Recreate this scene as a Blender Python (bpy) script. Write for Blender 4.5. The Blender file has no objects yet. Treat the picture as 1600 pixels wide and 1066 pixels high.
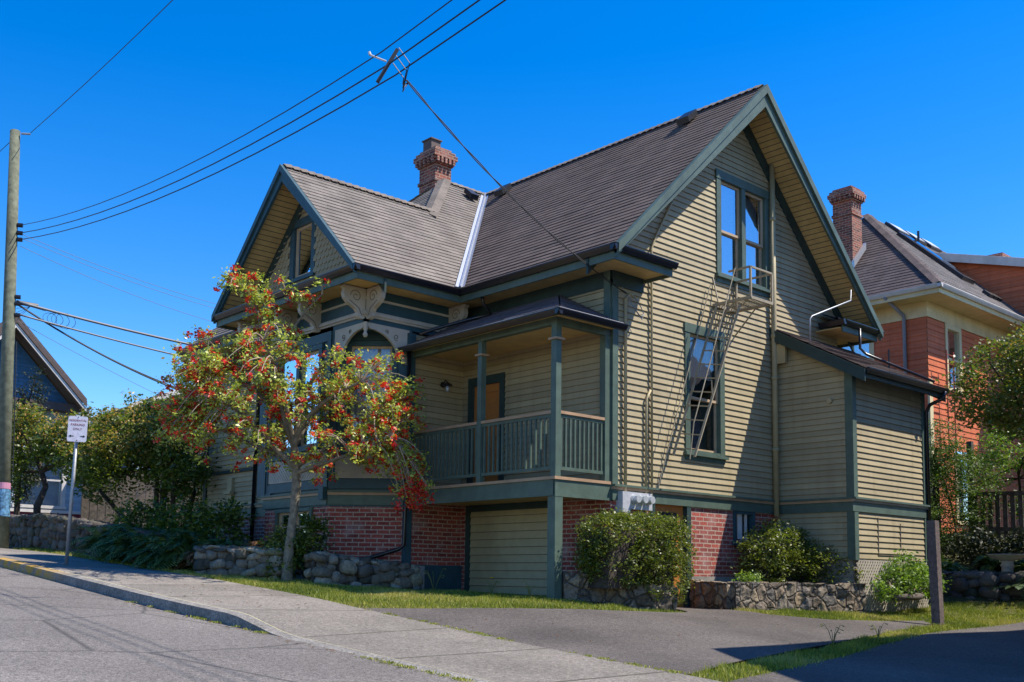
import bpy, math, random
import numpy as np
from math import radians, sin, cos, pi, sqrt
from mathutils import Vector, Matrix, noise as mnoise
random.seed(7); RNG = np.random.default_rng(7)
S = bpy.context.scene
# ------------------------------------------------------------------ camera, light
CAM = Vector((-12.21, -11.053, -0.171))
def cam_axes():
    a, p, r = radians(47.574), radians(5.959), radians(0.728)
    F = Vector((cos(a)*cos(p), sin(a)*cos(p), sin(p))); R = Vector((sin(a), -cos(a), 0)); U = R.cross(F)
    return F, R*cos(r)+U*sin(r), U*cos(r)-R*sin(r)
cd = bpy.data.cameras.new('camera'); co = bpy.data.objects.new('camera', cd); S.collection.objects.link(co); S.camera = co
F_, R_, U_ = cam_axes()
m = Matrix((R_, U_, -F_)).transposed().to_4x4(); m.translation = CAM; co.matrix_world = m
cd.sensor_width = 36; cd.lens = 1639.339/1600*36; cd.shift_y = (730.643-533)/1600; cd.clip_end = 2000; cd.clip_start = .1
SUN = Vector((1.0, -1.0, 2.1)).normalized()
elev = math.asin(SUN.z)
w = bpy.data.worlds.new('World'); S.world = w; w.use_nodes = True
nt = w.node_tree; bg = nt.nodes['Background']; sk = nt.nodes.new('ShaderNodeTexSky')
sk.sky_type = 'NISHITA'; sk.sun_disc = False; sk.sun_elevation = elev; sk.sun_rotation = radians(135)
sk.altitude = 0; sk.air_density = 1.0; sk.dust_density = 0.2; sk.ozone_density = 3.5
hs = nt.nodes.new('ShaderNodeHueSaturation'); hs.inputs['Saturation'].default_value = 1.45; hs.inputs['Hue'].default_value = 0.510; hs.inputs['Value'].default_value = 1.0
nt.links.new(sk.outputs[0], hs.inputs['Color']); nt.links.new(hs.outputs[0], bg.inputs['Color']); bg.inputs['Strength'].default_value = 0.132
sl = bpy.data.lights.new('sun', 'SUN'); so = bpy.data.objects.new('sun', sl); S.collection.objects.link(so)
sl.energy = 4.4; sl.angle = radians(0.55); sl.color = (1.0, 0.93, 0.82)
so.rotation_euler = (-SUN).to_track_quat('-Z', 'Y').to_euler()
S.view_settings.view_transform = 'Standard'; S.view_settings.look = 'None'; S.view_settings.exposure = 0.82; S.view_settings.gamma = 1

# ------------------------------------------------------------------ materials
def nodes(name):
    m = bpy.data.materials.new(name); m.use_nodes = True; t = m.node_tree
    return m, t, t.nodes['Principled BSDF']
def N(t, typ, **k):
    n = t.nodes.new(typ)
    for a, b in k.items():
        if a.startswith('i_'): n.inputs[a[2:]].default_value = b
        else: setattr(n, a, b)
    return n
def ramp(t, src, stops):
    r = t.nodes.new('ShaderNodeValToRGB'); t.links.new(src, r.inputs[0]); e = r.color_ramp.elements
    while len(e) < len(stops): e.new(.5)
    for i, (p, c) in enumerate(stops): e[i].position = p; e[i].color = (*c, 1)
    return r.outputs[0]
def mixc(t, f, a, b, mode='MIX'):
    n = t.nodes.new('ShaderNodeMix'); n.data_type = 'RGBA'; n.blend_type = mode
    for s, v in ((n.inputs[0], f), (n.inputs[6], a), (n.inputs[7], b)):
        if hasattr(v, 'is_linked'): t.links.new(v, s)
        else: s.default_value = v if isinstance(v, (int, float)) else (*v, 1)
    return n.outputs[2]
def noise(t, scale, detail=3, vec=None, rough=.55):
    n = N(t, 'ShaderNodeTexNoise'); n.inputs['Scale'].default_value = scale; n.inputs['Detail'].default_value = detail; n.inputs['Roughness'].default_value = rough
    if vec is None: vec = N(t, 'ShaderNodeTexCoord').outputs['Object']
    t.links.new(vec, n.inputs['Vector']); return n.outputs['Fac']
def mapped(t, out, sc):
    mp = t.nodes.new('ShaderNodeMapping'); mp.inputs['Scale'].default_value = sc
    t.links.new(N(t, 'ShaderNodeTexCoord').outputs[out], mp.inputs[0]); return mp.outputs[0]
def bump(t, b, h, strength=.3, dist=.01):
    n = t.nodes.new('ShaderNodeBump'); n.inputs['Strength'].default_value = strength; n.inputs['Distance'].default_value = dist
    t.links.new(h, n.inputs['Height']); t.links.new(n.outputs[0], b.inputs['Normal'])
def paint(name, col, rough=.6, var=.12, scale=6, stain=.12, metallic=0, spec=.35, bmp=.15):
    m, t, b = nodes(name)
    n1 = noise(t, scale, 4); n2 = noise(t, 1.3, 5, mapped(t, 'Object', (1, 1, .35)))
    dark = tuple(c*(1-var*2) for c in col); lite = tuple(min(1, c*(1+var)) for c in col)
    c = ramp(t, n1, [(.3, dark), (.7, lite)])
    s = ramp(t, n2, [(.45, (1, 1, 1)), (.75, (1-stain*2, 1-stain*2.1, 1-stain*2.3))])
    t.links.new(mixc(t, 1.0, c, s, 'MULTIPLY'), b.inputs['Base Color'])
    b.inputs['Roughness'].default_value = rough; b.inputs['Metallic'].default_value = metallic; b.inputs['Specular IOR Level'].default_value = spec
    if bmp: bump(t, b, noise(t, 60, 3), bmp, .004)
    return m
def siding_mat(name, col):
    m, t, b = nodes(name)
    uv = mapped(t, 'UV', (1, 1, 1)); n1 = noise(t, 2.2, 4, uv)
    br = N(t, 'ShaderNodeTexBrick', offset=.5); t.links.new(uv, br.inputs['Vector'])
    br.inputs['Brick Width'].default_value = 2.7; br.inputs['Row Height'].default_value = .105; br.inputs['Mortar Size'].default_value = .0028; br.inputs['Mortar'].default_value = (.45, .44, .42, 1); br.inputs['Mortar Smooth'].default_value = .2; br.inputs['Scale'].default_value = 1
    br.inputs['Color1'].default_value = (.86, .86, .86, 1); br.inputs['Color2'].default_value = (1.08, 1.08, 1.08, 1)
    base = ramp(t, n1, [(.3, tuple(c*.9 for c in col)), (.7, tuple(c*1.06 for c in col))])
    c = mixc(t, 1., base, br.outputs['Color'], 'MULTIPLY')
    st = ramp(t, noise(t, 1.0, 6, mapped(t, 'UV', (6, .5, 1))), [(.5, (1, 1, 1)), (.8, (.8, .78, .74))])
    t.links.new(mixc(t, 1., c, st, 'MULTIPLY'), b.inputs['Base Color'])
    b.inputs['Roughness'].default_value = .62; b.inputs['Specular IOR Level'].default_value = .3
    bump(t, b, noise(t, 9, 4, mapped(t, 'UV', (.8, 14, 1))), .25, .004)
    return m
def shingle_mat(name, a, bcol, dark=.65, row=.14, tabw=.3, rough=.9, streak=.5):
    m, t, b = nodes(name)
    uv = mapped(t, 'UV', (1, 1, 1))
    br = N(t, 'ShaderNodeTexBrick', offset=.37, offset_frequency=2); t.links.new(uv, br.inputs['Vector'])
    br.inputs['Brick Width'].default_value = tabw; br.inputs['Row Height'].default_value = row; br.inputs['Mortar Size'].default_value = .006; br.inputs['Scale'].default_value = 1
    br.inputs['Color1'].default_value = (*a, 1); br.inputs['Color2'].default_value = (*bcol, 1); br.inputs['Mortar'].default_value = (*[c*dark for c in a], 1)
    g = ramp(t, noise(t, 90, 3, uv), [(.3, (.72, .72, .72)), (.75, (1.2, 1.2, 1.2))])
    g2 = ramp(t, noise(t, 1.1, 6, mapped(t, 'UV', (2.0, .6, 1))), [(.35, (1-streak*.35,)*3), (.65, (1.08,)*3)])
    c = mixc(t, 1., br.outputs['Color'], g, 'MULTIPLY'); c = mixc(t, 1., c, g2, 'MULTIPLY')
    t.links.new(c, b.inputs['Base Color']); b.inputs['Roughness'].default_value = rough; b.inputs['Specular IOR Level'].default_value = .2
    bump(t, b, noise(t, 120, 2, uv), .5, .004)
    return m
def brick_mat(name, c1, c2, mortar, w=.215, h=.075, ms=.008, eff=.35):
    m, t, b = nodes(name); uv = mapped(t, 'UV', (1, 1, 1))
    wob = N(t, 'ShaderNodeTexNoise'); wob.inputs['Scale'].default_value = 7; t.links.new(uv, wob.inputs['Vector'])
    vm = N(t, 'ShaderNodeVectorMath', operation='SCALE'); vm.inputs['Scale'].default_value = .012; t.links.new(wob.outputs['Color'], vm.inputs[0])
    va = N(t, 'ShaderNodeVectorMath', operation='ADD'); t.links.new(uv, va.inputs[0]); t.links.new(vm.outputs[0], va.inputs[1])
    br = N(t, 'ShaderNodeTexBrick', offset=.5); t.links.new(va.outputs[0], br.inputs['Vector'])
    br.inputs['Brick Width'].default_value = w; br.inputs['Row Height'].default_value = h; br.inputs['Mortar Size'].default_value = ms; br.inputs['Mortar Smooth'].default_value = .3; br.inputs['Scale'].default_value = 1
    br.inputs['Color1'].default_value = (*c1, 1); br.inputs['Color2'].default_value = (*c2, 1); br.inputs['Mortar'].default_value = (*mortar, 1)
    g = ramp(t, noise(t, 30, 4, uv), [(.3, (.6, .6, .6)), (.7, (1.2, 1.2, 1.2))])
    c = mixc(t, 1., br.outputs['Color'], g, 'MULTIPLY')
    ef = ramp(t, noise(t, 2.2, 6, uv), [(.52, (0, 0, 0)), (.72, (eff, eff, eff))])
    c = mixc(t, ef, c, (.42, .34, .31))
    t.links.new(c, b.inputs['Base Color']); b.inputs['Roughness'].default_value = .85
    bump(t, b, br.outputs['Fac'], -.8, .008)
    return m
def stone_mat(name, cols, scale=3.5, mortar=None):
    m, t, b = nodes(name); oc = N(t, 'ShaderNodeTexCoord').outputs['Object']
    spu = N(t, 'ShaderNodeSeparateXYZ'); t.links.new(N(t, 'ShaderNodeTexCoord').outputs['UV'], spu.inputs[0]); n = spu.outputs[0]; n2 = noise(t, 22, 6, oc)
    c = ramp(t, n, [(i/(len(cols)-1), x) for i, x in enumerate(cols)])
    c = mixc(t, 1., c, ramp(t, n2, [(.3, (.6,)*3), (.7, (1.2,)*3)]), 'MULTIPLY')
    t.links.new(c, b.inputs['Base Color']); b.inputs['Roughness'].default_value = .9; bump(t, b, n2, .6, .02); return m
def rough_ground(name, a, bcol, sc, sc2=1.2, bm=.5, bd=.006, blot=(.8, 1.1)):
    m, t, b = nodes(name); oc = N(t, 'ShaderNodeTexCoord').outputs['Object']
    c = ramp(t, noise(t, sc, 2, oc, .7), [(.36, a), (.64, bcol)]); c = mixc(t, 1., c, ramp(t, noise(t, 22, 3, oc, .8), [(.34, (.66,)*3), (.66, (1.28,)*3)]), 'MULTIPLY')
    c = mixc(t, 1., c, ramp(t, noise(t, sc2, 6, oc), [(.3, (blot[0],)*3), (.7, (blot[1],)*3)]), 'MULTIPLY')
    b.inputs['Roughness'].default_value = .9; b.inputs['Specular IOR Level'].default_value = .25; bump(t, b, noise(t, sc, 2, oc, .7), bm, bd)
    return m, t, b, c, oc
def leaf_mat(name, stops, trans=.35, rough=.45):
    m, t, b = nodes(name)
    sp = N(t, 'ShaderNodeSeparateXYZ'); t.links.new(N(t, 'ShaderNodeTexCoord').outputs['UV'], sp.inputs[0])
    c = ramp(t, sp.outputs[0], stops)
    v = ramp(t, sp.outputs[1], [(0, (.75,)*3), (1, (1.25,)*3)]); c = mixc(t, 1., c, v, 'MULTIPLY')
    t.links.new(c, b.inputs['Base Color']); b.inputs['Roughness'].default_value = rough; b.inputs['Specular IOR Level'].default_value = .5
    tr = N(t, 'ShaderNodeBsdfTranslucent'); t.links.new(mixc(t, 1., c, (1.4, 1.5, .7), 'MULTIPLY'), tr.inputs['Color'])
    mx = N(t, 'ShaderNodeMixShader'); mx.inputs[0].default_value = trans
    t.links.new(b.outputs[0], mx.inputs[1]); t.links.new(tr.outputs[0], mx.inputs[2]); t.links.new(mx.outputs[0], t.nodes['Material Output'].inputs[0])
    return m
def plain(name, col, rough=.5, metallic=0):
    m, t, b = nodes(name)
    t.links.new(ramp(t, noise(t, 25, 3), [(.3, tuple(c*.85 for c in col)), (.7, tuple(min(1, c*1.1) for c in col))]), b.inputs['Base Color'])
    b.inputs['Roughness'].default_value = rough; b.inputs['Metallic'].default_value = metallic; return m
def glass_mat(name, refl=.5, tint=(.8, .85, .9)):
    m, t, b = nodes(name); t.nodes.remove(b)
    g = N(t, 'ShaderNodeBsdfGlossy'); g.inputs['Roughness'].default_value = .02; g.inputs['Color'].default_value = (.9, .95, 1, 1)
    tr = N(t, 'ShaderNodeBsdfTransparent'); tr.inputs['Color'].default_value = (*tint, 1)
    lw = N(t, 'ShaderNodeFresnel'); lw.inputs['IOR'].default_value = 1.5
    ma = N(t, 'ShaderNodeMath', operation='MULTIPLY_ADD', use_clamp=True); t.links.new(lw.outputs[0], ma.inputs[0]); ma.inputs[1].default_value = 1.0; ma.inputs[2].default_value = refl
    mx = N(t, 'ShaderNodeMixShader'); t.links.new(ma.outputs[0], mx.inputs[0]); t.links.new(tr.outputs[0], mx.inputs[1]); t.links.new(g.outputs[0], mx.inputs[2])
    nb = t.nodes.new('ShaderNodeBump'); nb.inputs['Strength'].default_value = .05; nb.inputs['Distance'].default_value = .02; t.links.new(noise(t, 3, 2), nb.inputs['Height']); t.links.new(nb.outputs[0], g.inputs['Normal'])
    t.links.new(mx.outputs[0], t.nodes['Material Output'].inputs[0]); return m

TAN = (.385, .315, .185)
M = dict(
 siding=siding_mat('tan_lap_siding', TAN), trim_tan=paint('tan_paint', (.40, .33, .185), .55, .05),
 fret=paint('cream_fretwork_paint', (.46, .41, .33), .55, .06), carve=plain('carved_groove_brown', (.13, .11, .085), .8),
 green=paint('green_trim_paint', (.088, .128, .098), .5, .1), blue=paint('blue_green_trim_paint', (.032, .08, .098), .5, .1),
 dgreen=paint('dark_green_paint', (.028, .055, .052), .55, .1),
 rail=paint('handrail_tan_paint', (.42, .27, .16), .5, .08), sash=paint('sash_tan_paint', (.50, .36, .22), .5, .06),
 soffit=paint('soffit_paint', (.62, .44, .18), .6, .08),
 gutter=paint('black_gutter_metal', (.012, .011, .014), .3, .1, stain=.02, spec=.6, bmp=0),
 roof=shingle_mat('brown_asphalt_shingles', (.158, .118, .100), (.118, .09, .078)),
 roofl=shingle_mat('sunlit_asphalt_shingles', (.235, .205, .178), (.18, .157, .138)),  # brown shingles with grazing sun on the wing slope painted in as paler colour
 roofp=shingle_mat('blue_grey_porch_shingles', (.13, .12, .14), (.095, .09, .11)),
 cap=shingle_mat('ridge_cap_shingles', (.23, .195, .16), (.18, .15, .125), row=.3, tabw=.3),
 brick=brick_mat('painted_red_brick', (.38, .072, .05), (.19, .032, .027), (.40, .30, .23), ms=.011, eff=.5),
 cbrick=brick_mat('old_chimney_brick', (.33, .085, .05), (.10, .03, .024), (.38, .28, .2), w=.21, h=.072, eff=.25),
 flash=plain('zinc_flashing', (.55, .56, .58), .35, .6), zinc=plain('galvanised_steel', (.33, .34, .35), .5, .5),
 glass=glass_mat('window_glass', .46), glassd=glass_mat('dark_window_glass', .12),
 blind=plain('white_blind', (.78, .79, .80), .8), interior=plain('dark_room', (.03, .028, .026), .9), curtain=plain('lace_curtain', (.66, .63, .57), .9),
 orange=plain('varnished_orange_door', (.46, .17, .04), .4), iron=paint('tan_painted_iron', (.36, .30, .20), .55, .1),
 concrete=None, stone=stone_mat('grey_field_stone', [(.06, .055, .04), (.20, .165, .115), (.11, .10, .085), (.33, .28, .21), (.16, .155, .085), (.40, .36, .29)]),
 stonew=stone_mat('brown_rubble_stone', [(.10, .075, .055), (.23, .18, .125), (.16, .15, .15), (.32, .25, .17)], 4.5),
 stoned=stone_mat('mossy_dark_stone', [(.035, .03, .025), (.11, .09, .065), (.05, .055, .03), (.14, .12, .10), (.06, .045, .035)], 4),
 mortarm=paint('stone_mortar', (.12, .105, .085), .9, .2), conc=paint('old_concrete', (.30, .28, .25), .9, .15, 14, .2, bmp=.5),
 bark=paint('pale_bark', (.22, .185, .13), .85, .25, 12, .2, bmp=.6), barkd=paint('dark_bark', (.06, .045, .035), .9, .25, 12, .2, bmp=.6),
 twig=plain('pale_twig', (.33, .26, .20), .8), cable=plain('black_cable', (.012, .012, .014), .5), cableg=plain('grey_cable', (.16, .16, .17), .5),
 wood=paint('weathered_post_wood', (.15, .115, .105), .85, .22, 20, .2, bmp=.5), fence=paint('weathered_fence_wood', (.12, .10, .085), .9, .25, 12, .2),
 pole=paint('green_stained_pole_wood', (.145, .155, .105), .85, .2, 9, .25, bmp=.5), white=plain('sign_white_enamel', (.66, .64, .74), .4), red=plain('sign_lettering_red', (.28, .05, .04), .5), black=plain('black_paint', (.01, .01, .012), .4),
 meter=plain('grey_meter_box', (.50, .50, .52), .45, .2), porcelain=plain('meter_glass_dome', (.55, .57, .58), .15, .3),
 orangew=siding_mat('orange_shingle_siding', (.62, .16, .065)), cream=paint('cream_trim_paint', (.70, .57, .32), .5, .05),
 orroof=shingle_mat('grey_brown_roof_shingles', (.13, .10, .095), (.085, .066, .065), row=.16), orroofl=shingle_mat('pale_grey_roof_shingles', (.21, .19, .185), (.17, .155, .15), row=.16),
 bluew=siding_mat('pale_blue_siding', (.35, .43, .50)), bluesh=siding_mat('blue_shingle_gable', (.05, .14, .24)), magenta=siding_mat('wine_red_siding', (.24, .03, .045)),
 browntrim=paint('brown_trim_paint', (.10, .07, .06), .6, .1), whitet=paint('white_trim_paint', (.62, .58, .54), .5, .05),
 redpipe=paint('red_painted_iron', (.35, .06, .03), .5, .1), greyp=plain('grey_downpipe', (.22, .22, .24), .4),
 leaf_fl=leaf_mat('flowering_tree_leaves', [(0, (.14, .22, .03)), (.4, (.34, .42, .06)), (.8, (.52, .54, .12)), (1, (.60, .38, .12))], .3, .4),
 leaf_dark=leaf_mat('laurel_leaves', [(0, (.025, .055, .008)), (.6, (.09, .13, .015)), (1, (.22, .25, .035))]),
 leaf_olive=leaf_mat('olive_brown_new_leaves', [(0, (.16, .19, .03)), (.4, (.36, .27, .06)), (1, (.48, .26, .09))]),
 leaf_con=leaf_mat('dark_conifer_needles', [(0, (.012, .022, .008)), (1, (.045, .055, .016))], .15, .6),
 leaf_box=leaf_mat('boxwood_leaves', [(0, (.055, .085, .012)), (.5, (.12, .15, .022)), (.85, (.20, .21, .035)), (1, (.30, .17, .05))]),
 leaf_cedar=leaf_mat('cedar_foliage', [(0, (.03, .06, .012)), (.6, (.09, .15, .025)), (1, (.17, .23, .04))], .3, .6),
 leaf_bright=leaf_mat('bright_shrub_leaves', [(0, (.07, .14, .02)), (.6, (.15, .24, .035)), (1, (.26, .33, .06))]),
 leaf_right=leaf_mat('reddish_green_leaves', [(0, (.05, .09, .015)), (.5, (.15, .19, .03)), (.9, (.28, .20, .05)), (1, (.42, .12, .05))]),
 fern=leaf_mat('fern_fronds', [(0, (.03, .065, .015)), (.7, (.09, .15, .03)), (1, (.22, .21, .05))], .25, .6),
 fernr=leaf_mat('rusty_fern_fronds', [(0, (.05, .05, .015)), (.4, (.13, .10, .03)), (1, (.33, .13, .06))], .25, .6),
 blossom=leaf_mat('red_blossom', [(0, (.45, .012, .012)), (.6, (.68, .03, .018)), (1, (.72, .10, .03))], .25, .4),
 hosta=leaf_mat('variegated_hosta_leaves', [(0, (.03, .06, .015)), (1, (.12, .16, .06))], .2, .4),
 grass=leaf_mat('grass_blades', [(0, (.09, .13, .012)), (.4, (.20, .24, .022)), (.75, (.36, .34, .06)), (1, (.46, .38, .14))], .3, .6),
 weed=leaf_mat('dry_weed_stems', [(0, (.16, .18, .05)), (1, (.35, .33, .15))], .2, .7), yellow=plain('yellow_flower', (.7, .5, .03), .6), curb=None,
)

# ------------------------------------------------------------------ mesh helpers
COL = S.collection
def link(o, parent=None):
    COL.objects.link(o)
    if parent is not None: o.parent = parent
    return o
def tag(o, label, cat, group=None):
    o['label'] = label; o['category'] = cat
    if group: o['group'] = group
    return o
ROOT = Vector((0, 0, 0))
def thing(name, label, cat, loc, group=None):
    global ROOT
    o = bpy.data.objects.new(name, None); o.empty_display_size = .3; o.location = loc; COL.objects.link(o); ROOT = Vector(loc)
    return tag(o, label, cat, group)
def use(o):
    global ROOT
    ROOT = Vector(o.location); return o
class MB:
    def __init__(s): s.v = []; s.f = []; s.uv = []; s.mk = []
    def face(s, pts, uvs=None):
        n = len(s.v); s.v += [tuple(p) for p in pts]; s.f.append(tuple(range(n, n+len(pts))))
        if uvs is None:
            a, b, c = Vector(pts[0]), Vector(pts[1]), Vector(pts[2]); nn = (b-a).cross(c-a)
            if abs(nn.z) > max(abs(nn.x), abs(nn.y)): uvs = [(p[0], p[1]) for p in pts]
            elif abs(nn.x) > abs(nn.y): uvs = [(p[1], p[2]) for p in pts]
            else: uvs = [(p[0], p[2]) for p in pts]
        s.uv += uvs
    def box(s, x0, x1, y0, y1, z0, z1):
        s.prism([(x0, y0, z0), (x1, y0, z0), (x1, y1, z0), (x0, y1, z0)], (0, 0, z1-z0)); return s
    def prism(s, poly, ext):
        s.mk.append((len(s.v), len(s.f), len(s.uv)))
        e = Vector(ext); A = [Vector(p) for p in poly]; B = [p+e for p in A]
        nrm = Vector((0, 0, 0))
        for i in range(len(A)): nrm += A[i].cross(A[(i+1) % len(A)])
        if nrm.dot(e) > 0: s.face(A[::-1]); s.face(B)
        else: s.face(A); s.face(B[::-1]); A, B = B, A
        n = len(A)
        for i in range(n): j = (i+1) % n; s.face([A[i], A[j], B[j], B[i]])
        return s
    def beam(s, a, b, w, h, up=(0, 0, 1)):
        a, b = Vector(a), Vector(b); d = (b-a).normalized(); up = Vector(up)
        r = d.cross(up).normalized(); u = r.cross(d)
        s.prism([a-r*w/2-u*h/2, a+r*w/2-u*h/2, a+r*w/2+u*h/2, a-r*w/2+u*h/2], b-a); return s
    def tube(s, pts, r, n=8, r2=None, cap=True):
        s.mk.append((len(s.v), len(s.f), len(s.uv)))
        pts = [Vector(p) for p in pts]; L = len(pts); rings = []
        ref = None
        for i, p in enumerate(pts):
            d = (pts[min(i+1, L-1)]-pts[max(i-1, 0)]).normalized()
            if ref is None: ref = d.orthogonal().normalized()
            ref = (ref-d*ref.dot(d)); ref = ref.normalized() if ref.length > 1e-6 else d.orthogonal().normalized()
            q = d.cross(ref); rr = r if r2 is None else r+(r2-r)*i/(L-1)
            if isinstance(r, (list, tuple)): rr = r[i]
            base = len(s.v)
            for k in range(n): a = 2*pi*k/n; s.v.append(tuple(p+(ref*cos(a)+q*sin(a))*rr))
            rings.append(base)
        for i in range(L-1):
            for k in range(n):
                k2 = (k+1) % n; s.f.append((rings[i]+k, rings[i]+k2, rings[i+1]+k2, rings[i+1]+k)); s.uv += [(k/n*.3, i*.3), (k2/n*.3, i*.3), (k2/n*.3, i*.3+.3), (k/n*.3, i*.3+.3)]
        if cap:
            s.f.append(tuple(rings[0]+k for k in range(n))[::-1]); s.uv += [(0, 0)]*n
            s.f.append(tuple(rings[-1]+k for k in range(n))); s.uv += [(0, 0)]*n
        return s
    def lathe(s, c, prof, n=20):
        c = Vector(c); base = len(s.v)
        for r, z in prof:
            for k in range(n): a = 2*pi*k/n; s.v.append((c.x+r*cos(a), c.y+r*sin(a), c.z+z))
        for i in range(len(prof)-1):
            for k in range(n):
                k2 = (k+1) % n; s.f.append((base+i*n+k, base+i*n+k2, base+(i+1)*n+k2, base+(i+1)*n+k)); s.uv += [(0, 0)]*4
        return s
    def each(s, name, mat, parent=None, smooth=False):
        """every prism or tube collected here becomes a part of its own"""
        out = []; mk = s.mk+[(len(s.v), len(s.f), len(s.uv))]
        for a, b in zip(mk[:-1], mk[1:]):
            q = MB(); q.v = s.v[a[0]:b[0]]; q.f = [tuple(i-a[0] for i in f) for f in s.f[a[1]:b[1]]]; q.uv = s.uv[a[2]:b[2]]
            out.append(q.build(name, mat, parent, smooth))
        return out
    def build(s, name, mat, parent=None, smooth=False, label=None):
        me = bpy.data.meshes.new(name); me.from_pydata([tuple(Vector(p)-ROOT) for p in s.v], [], s.f)
        if s.uv and len(s.uv) == len(me.loops):
            l = me.uv_layers.new(name='UVMap'); l.data.foreach_set('uv', [c for p in s.uv for c in p])
        me.materials.append(mat)
        if smooth: me.polygons.foreach_set('use_smooth', [True]*len(me.polygons))
        o = bpy.data.objects.new(name, me)
        if label: o['label'] = label
        return link(o, parent)
def solo(name, mb, mat, label, cat, loc, group=None, smooth=False):
    global ROOT
    ROOT = Vector(loc); o = mb.build(name, mat, None, smooth); o.location = loc
    return tag(o, label, cat, group)
def struct(o): o['kind'] = 'structure'; return o

def spans(poly, v):
    xs = []
    for i in range(len(poly)):
        (u0, v0), (u1, v1) = poly[i], poly[(i+1) % len(poly)]
        if (v0 <= v) != (v1 <= v): xs.append(u0+(u1-u0)*(v-v0)/(v1-v0))
    xs.sort(); return [(xs[i], xs[i+1]) for i in range(0, len(xs)-1, 2)]
def coursed(mb, O, U, V, Nn, poly, holes=(), h=.105, t=.02, v0=None, seg=None, jit=0, flat=False):
    """wall or roof surface built of overlapping courses; poly in (u,v) metres"""
    O, U, V, Nn = Vector(O), Vector(U), Vector(V), Vector(Nn)
    vmin = min(p[1] for p in poly); vmax = max(p[1] for p in poly)
    start = vmin if v0 is None else v0+math.floor((vmin-v0)/h)*h
    br = {vmin, vmax} | {p[1] for p in poly}
    for a in holes: br |= {a[2], a[3]}
    k = 0
    while start+k*h < vmax: br.add(start+k*h); k += 1
    br = sorted(b for b in br if vmin-1e-9 <= b <= vmax+1e-9)
    e = 1e-5
    for a, b in zip(br[:-1], br[1:]):
        if b-a < 1e-4: continue
        row = math.floor((a-start+1e-6)/h); rb = start+row*h
        ta = t*(1-(a-rb)/h); tb = t*(1-(b-rb)/h)
        sa, sb = spans(poly, a+e), spans(poly, b-e)
        for (p0, p1), (q0, q1) in zip(sa, sb):
            segs = [((p0, p1), (q0, q1))]
            for (hu0, hu1, hv0, hv1) in holes:
                if a >= hv0-1e-6 and b <= hv1+1e-6:
                    ns = []
                    for (r0, r1), (w0, w1) in segs:
                        if max(r1, w1) <= hu0 or min(r0, w0) >= hu1: ns.append(((r0, r1), (w0, w1))); continue
                        if min(r0, w0) < hu0: ns.append(((r0, hu0), (w0, hu0)))
                        if max(r1, w1) > hu1: ns.append(((hu1, r1), (hu1, w1)))
                    segs = ns
            for (r0, r1), (w0, w1) in segs:
                if r1-r0 < 1e-4 and w1-w0 < 1e-4: continue
                P = lambda u, v, n: O+U*u+V*v+Nn*n
                parts = [(r0, r1, w0, w1)]
                if seg and r1-r0 > seg:
                    parts = []; off = (row*.37 % 1)*seg; x = r0; xs = [r0]
                    g = math.floor(r0/seg)*seg+off
                    while g < r1:
                        if g > r0+.01: xs.append(g)
                        g += seg
                    xs.append(r1)
                    for i in range(len(xs)-1):
                        f0, f1 = (xs[i]-r0)/(r1-r0), (xs[i+1]-r0)/(r1-r0)
                        parts.append((xs[i], xs[i+1], max(xs[i], w0) if 0 < i else w0, min(xs[i+1], w1) if i < len(xs)-2 else w1))
                for (c0, c1, d0, d1) in parts:
                    if c1 <= c0 or d1 < d0: 
                        if d1 < d0: d0 = d1 = max(min(c1, w1), w0)
                    dn = random.uniform(-jit, jit) if jit else 0
                    mb.face([P(c0, a, ta+dn), P(c1, a, ta+dn), P(d1, b, tb), P(d0, b, tb)], [(c0, a-start), (c1, a-start), (d1, b-start), (d0, b-start)])
                    if abs(a-rb) < 1e-4 and not flat:
                        mb.face([P(c0, a, -.003), P(c1, a, -.003), P(c1, a, ta+dn), P(c0, a, ta+dn)], [(c0, a-start), (c1, a-start), (c1, a-start+.01), (c0, a-start+.01)])
X, Y, Z = Vector((1, 0, 0)), Vector((0, 1, 0)), Vector((0, 0, 1))

def leaves(name, C, size, mat, parent, asp=.5, up=.3, sz_var=.4, col=None, out=None):
    """C: (n,3) leaf centres -> one mesh of folded four-sided leaves; uv = random per leaf (colour, value)"""
    C = np.asarray(C, float); n = len(C)
    d = RNG.normal(size=(n, 3)); d[:, 2] *= .6; d /= np.linalg.norm(d, axis=1)[:, None]
    nn = RNG.normal(size=(n, 3)); nn[:, 2] += up*3
    if out is not None: nn += out
    s = np.cross(d, nn); s /= np.linalg.norm(s, axis=1)[:, None]+1e-9; nn = np.cross(s, d)
    L = size*(1+RNG.uniform(-sz_var, sz_var, n))[:, None]; W = L*asp/2
    a = C-d*L/2; b = C+s*W+nn*L*.06; c = C+d*L/2; e = C-s*W+nn*L*.06
    V = np.stack([a, b, c, e], 1).reshape(-1, 3)-np.array(ROOT)
    me = bpy.data.meshes.new(name); me.vertices.add(4*n); me.vertices.foreach_set('co', V.ravel())
    me.loops.add(4*n); me.loops.foreach_set('vertex_index', np.arange(4*n)); me.polygons.add(n); me.polygons.foreach_set('loop_start', np.arange(n)*4); me.polygons.foreach_set('loop_total', np.full(n, 4))
    me.update(calc_edges=True)
    u = RNG.uniform(0, 1, n) if col is None else np.clip(col, 0, 1); vv = RNG.uniform(0, 1, n)
    uv = np.repeat(np.stack([u, vv], 1), 4, 0); l = me.uv_layers.new(name='UVMap'); l.data.foreach_set('uv', uv.ravel())
    me.materials.append(mat); o = bpy.data.objects.new(name, me); return link(o, parent)

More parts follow.
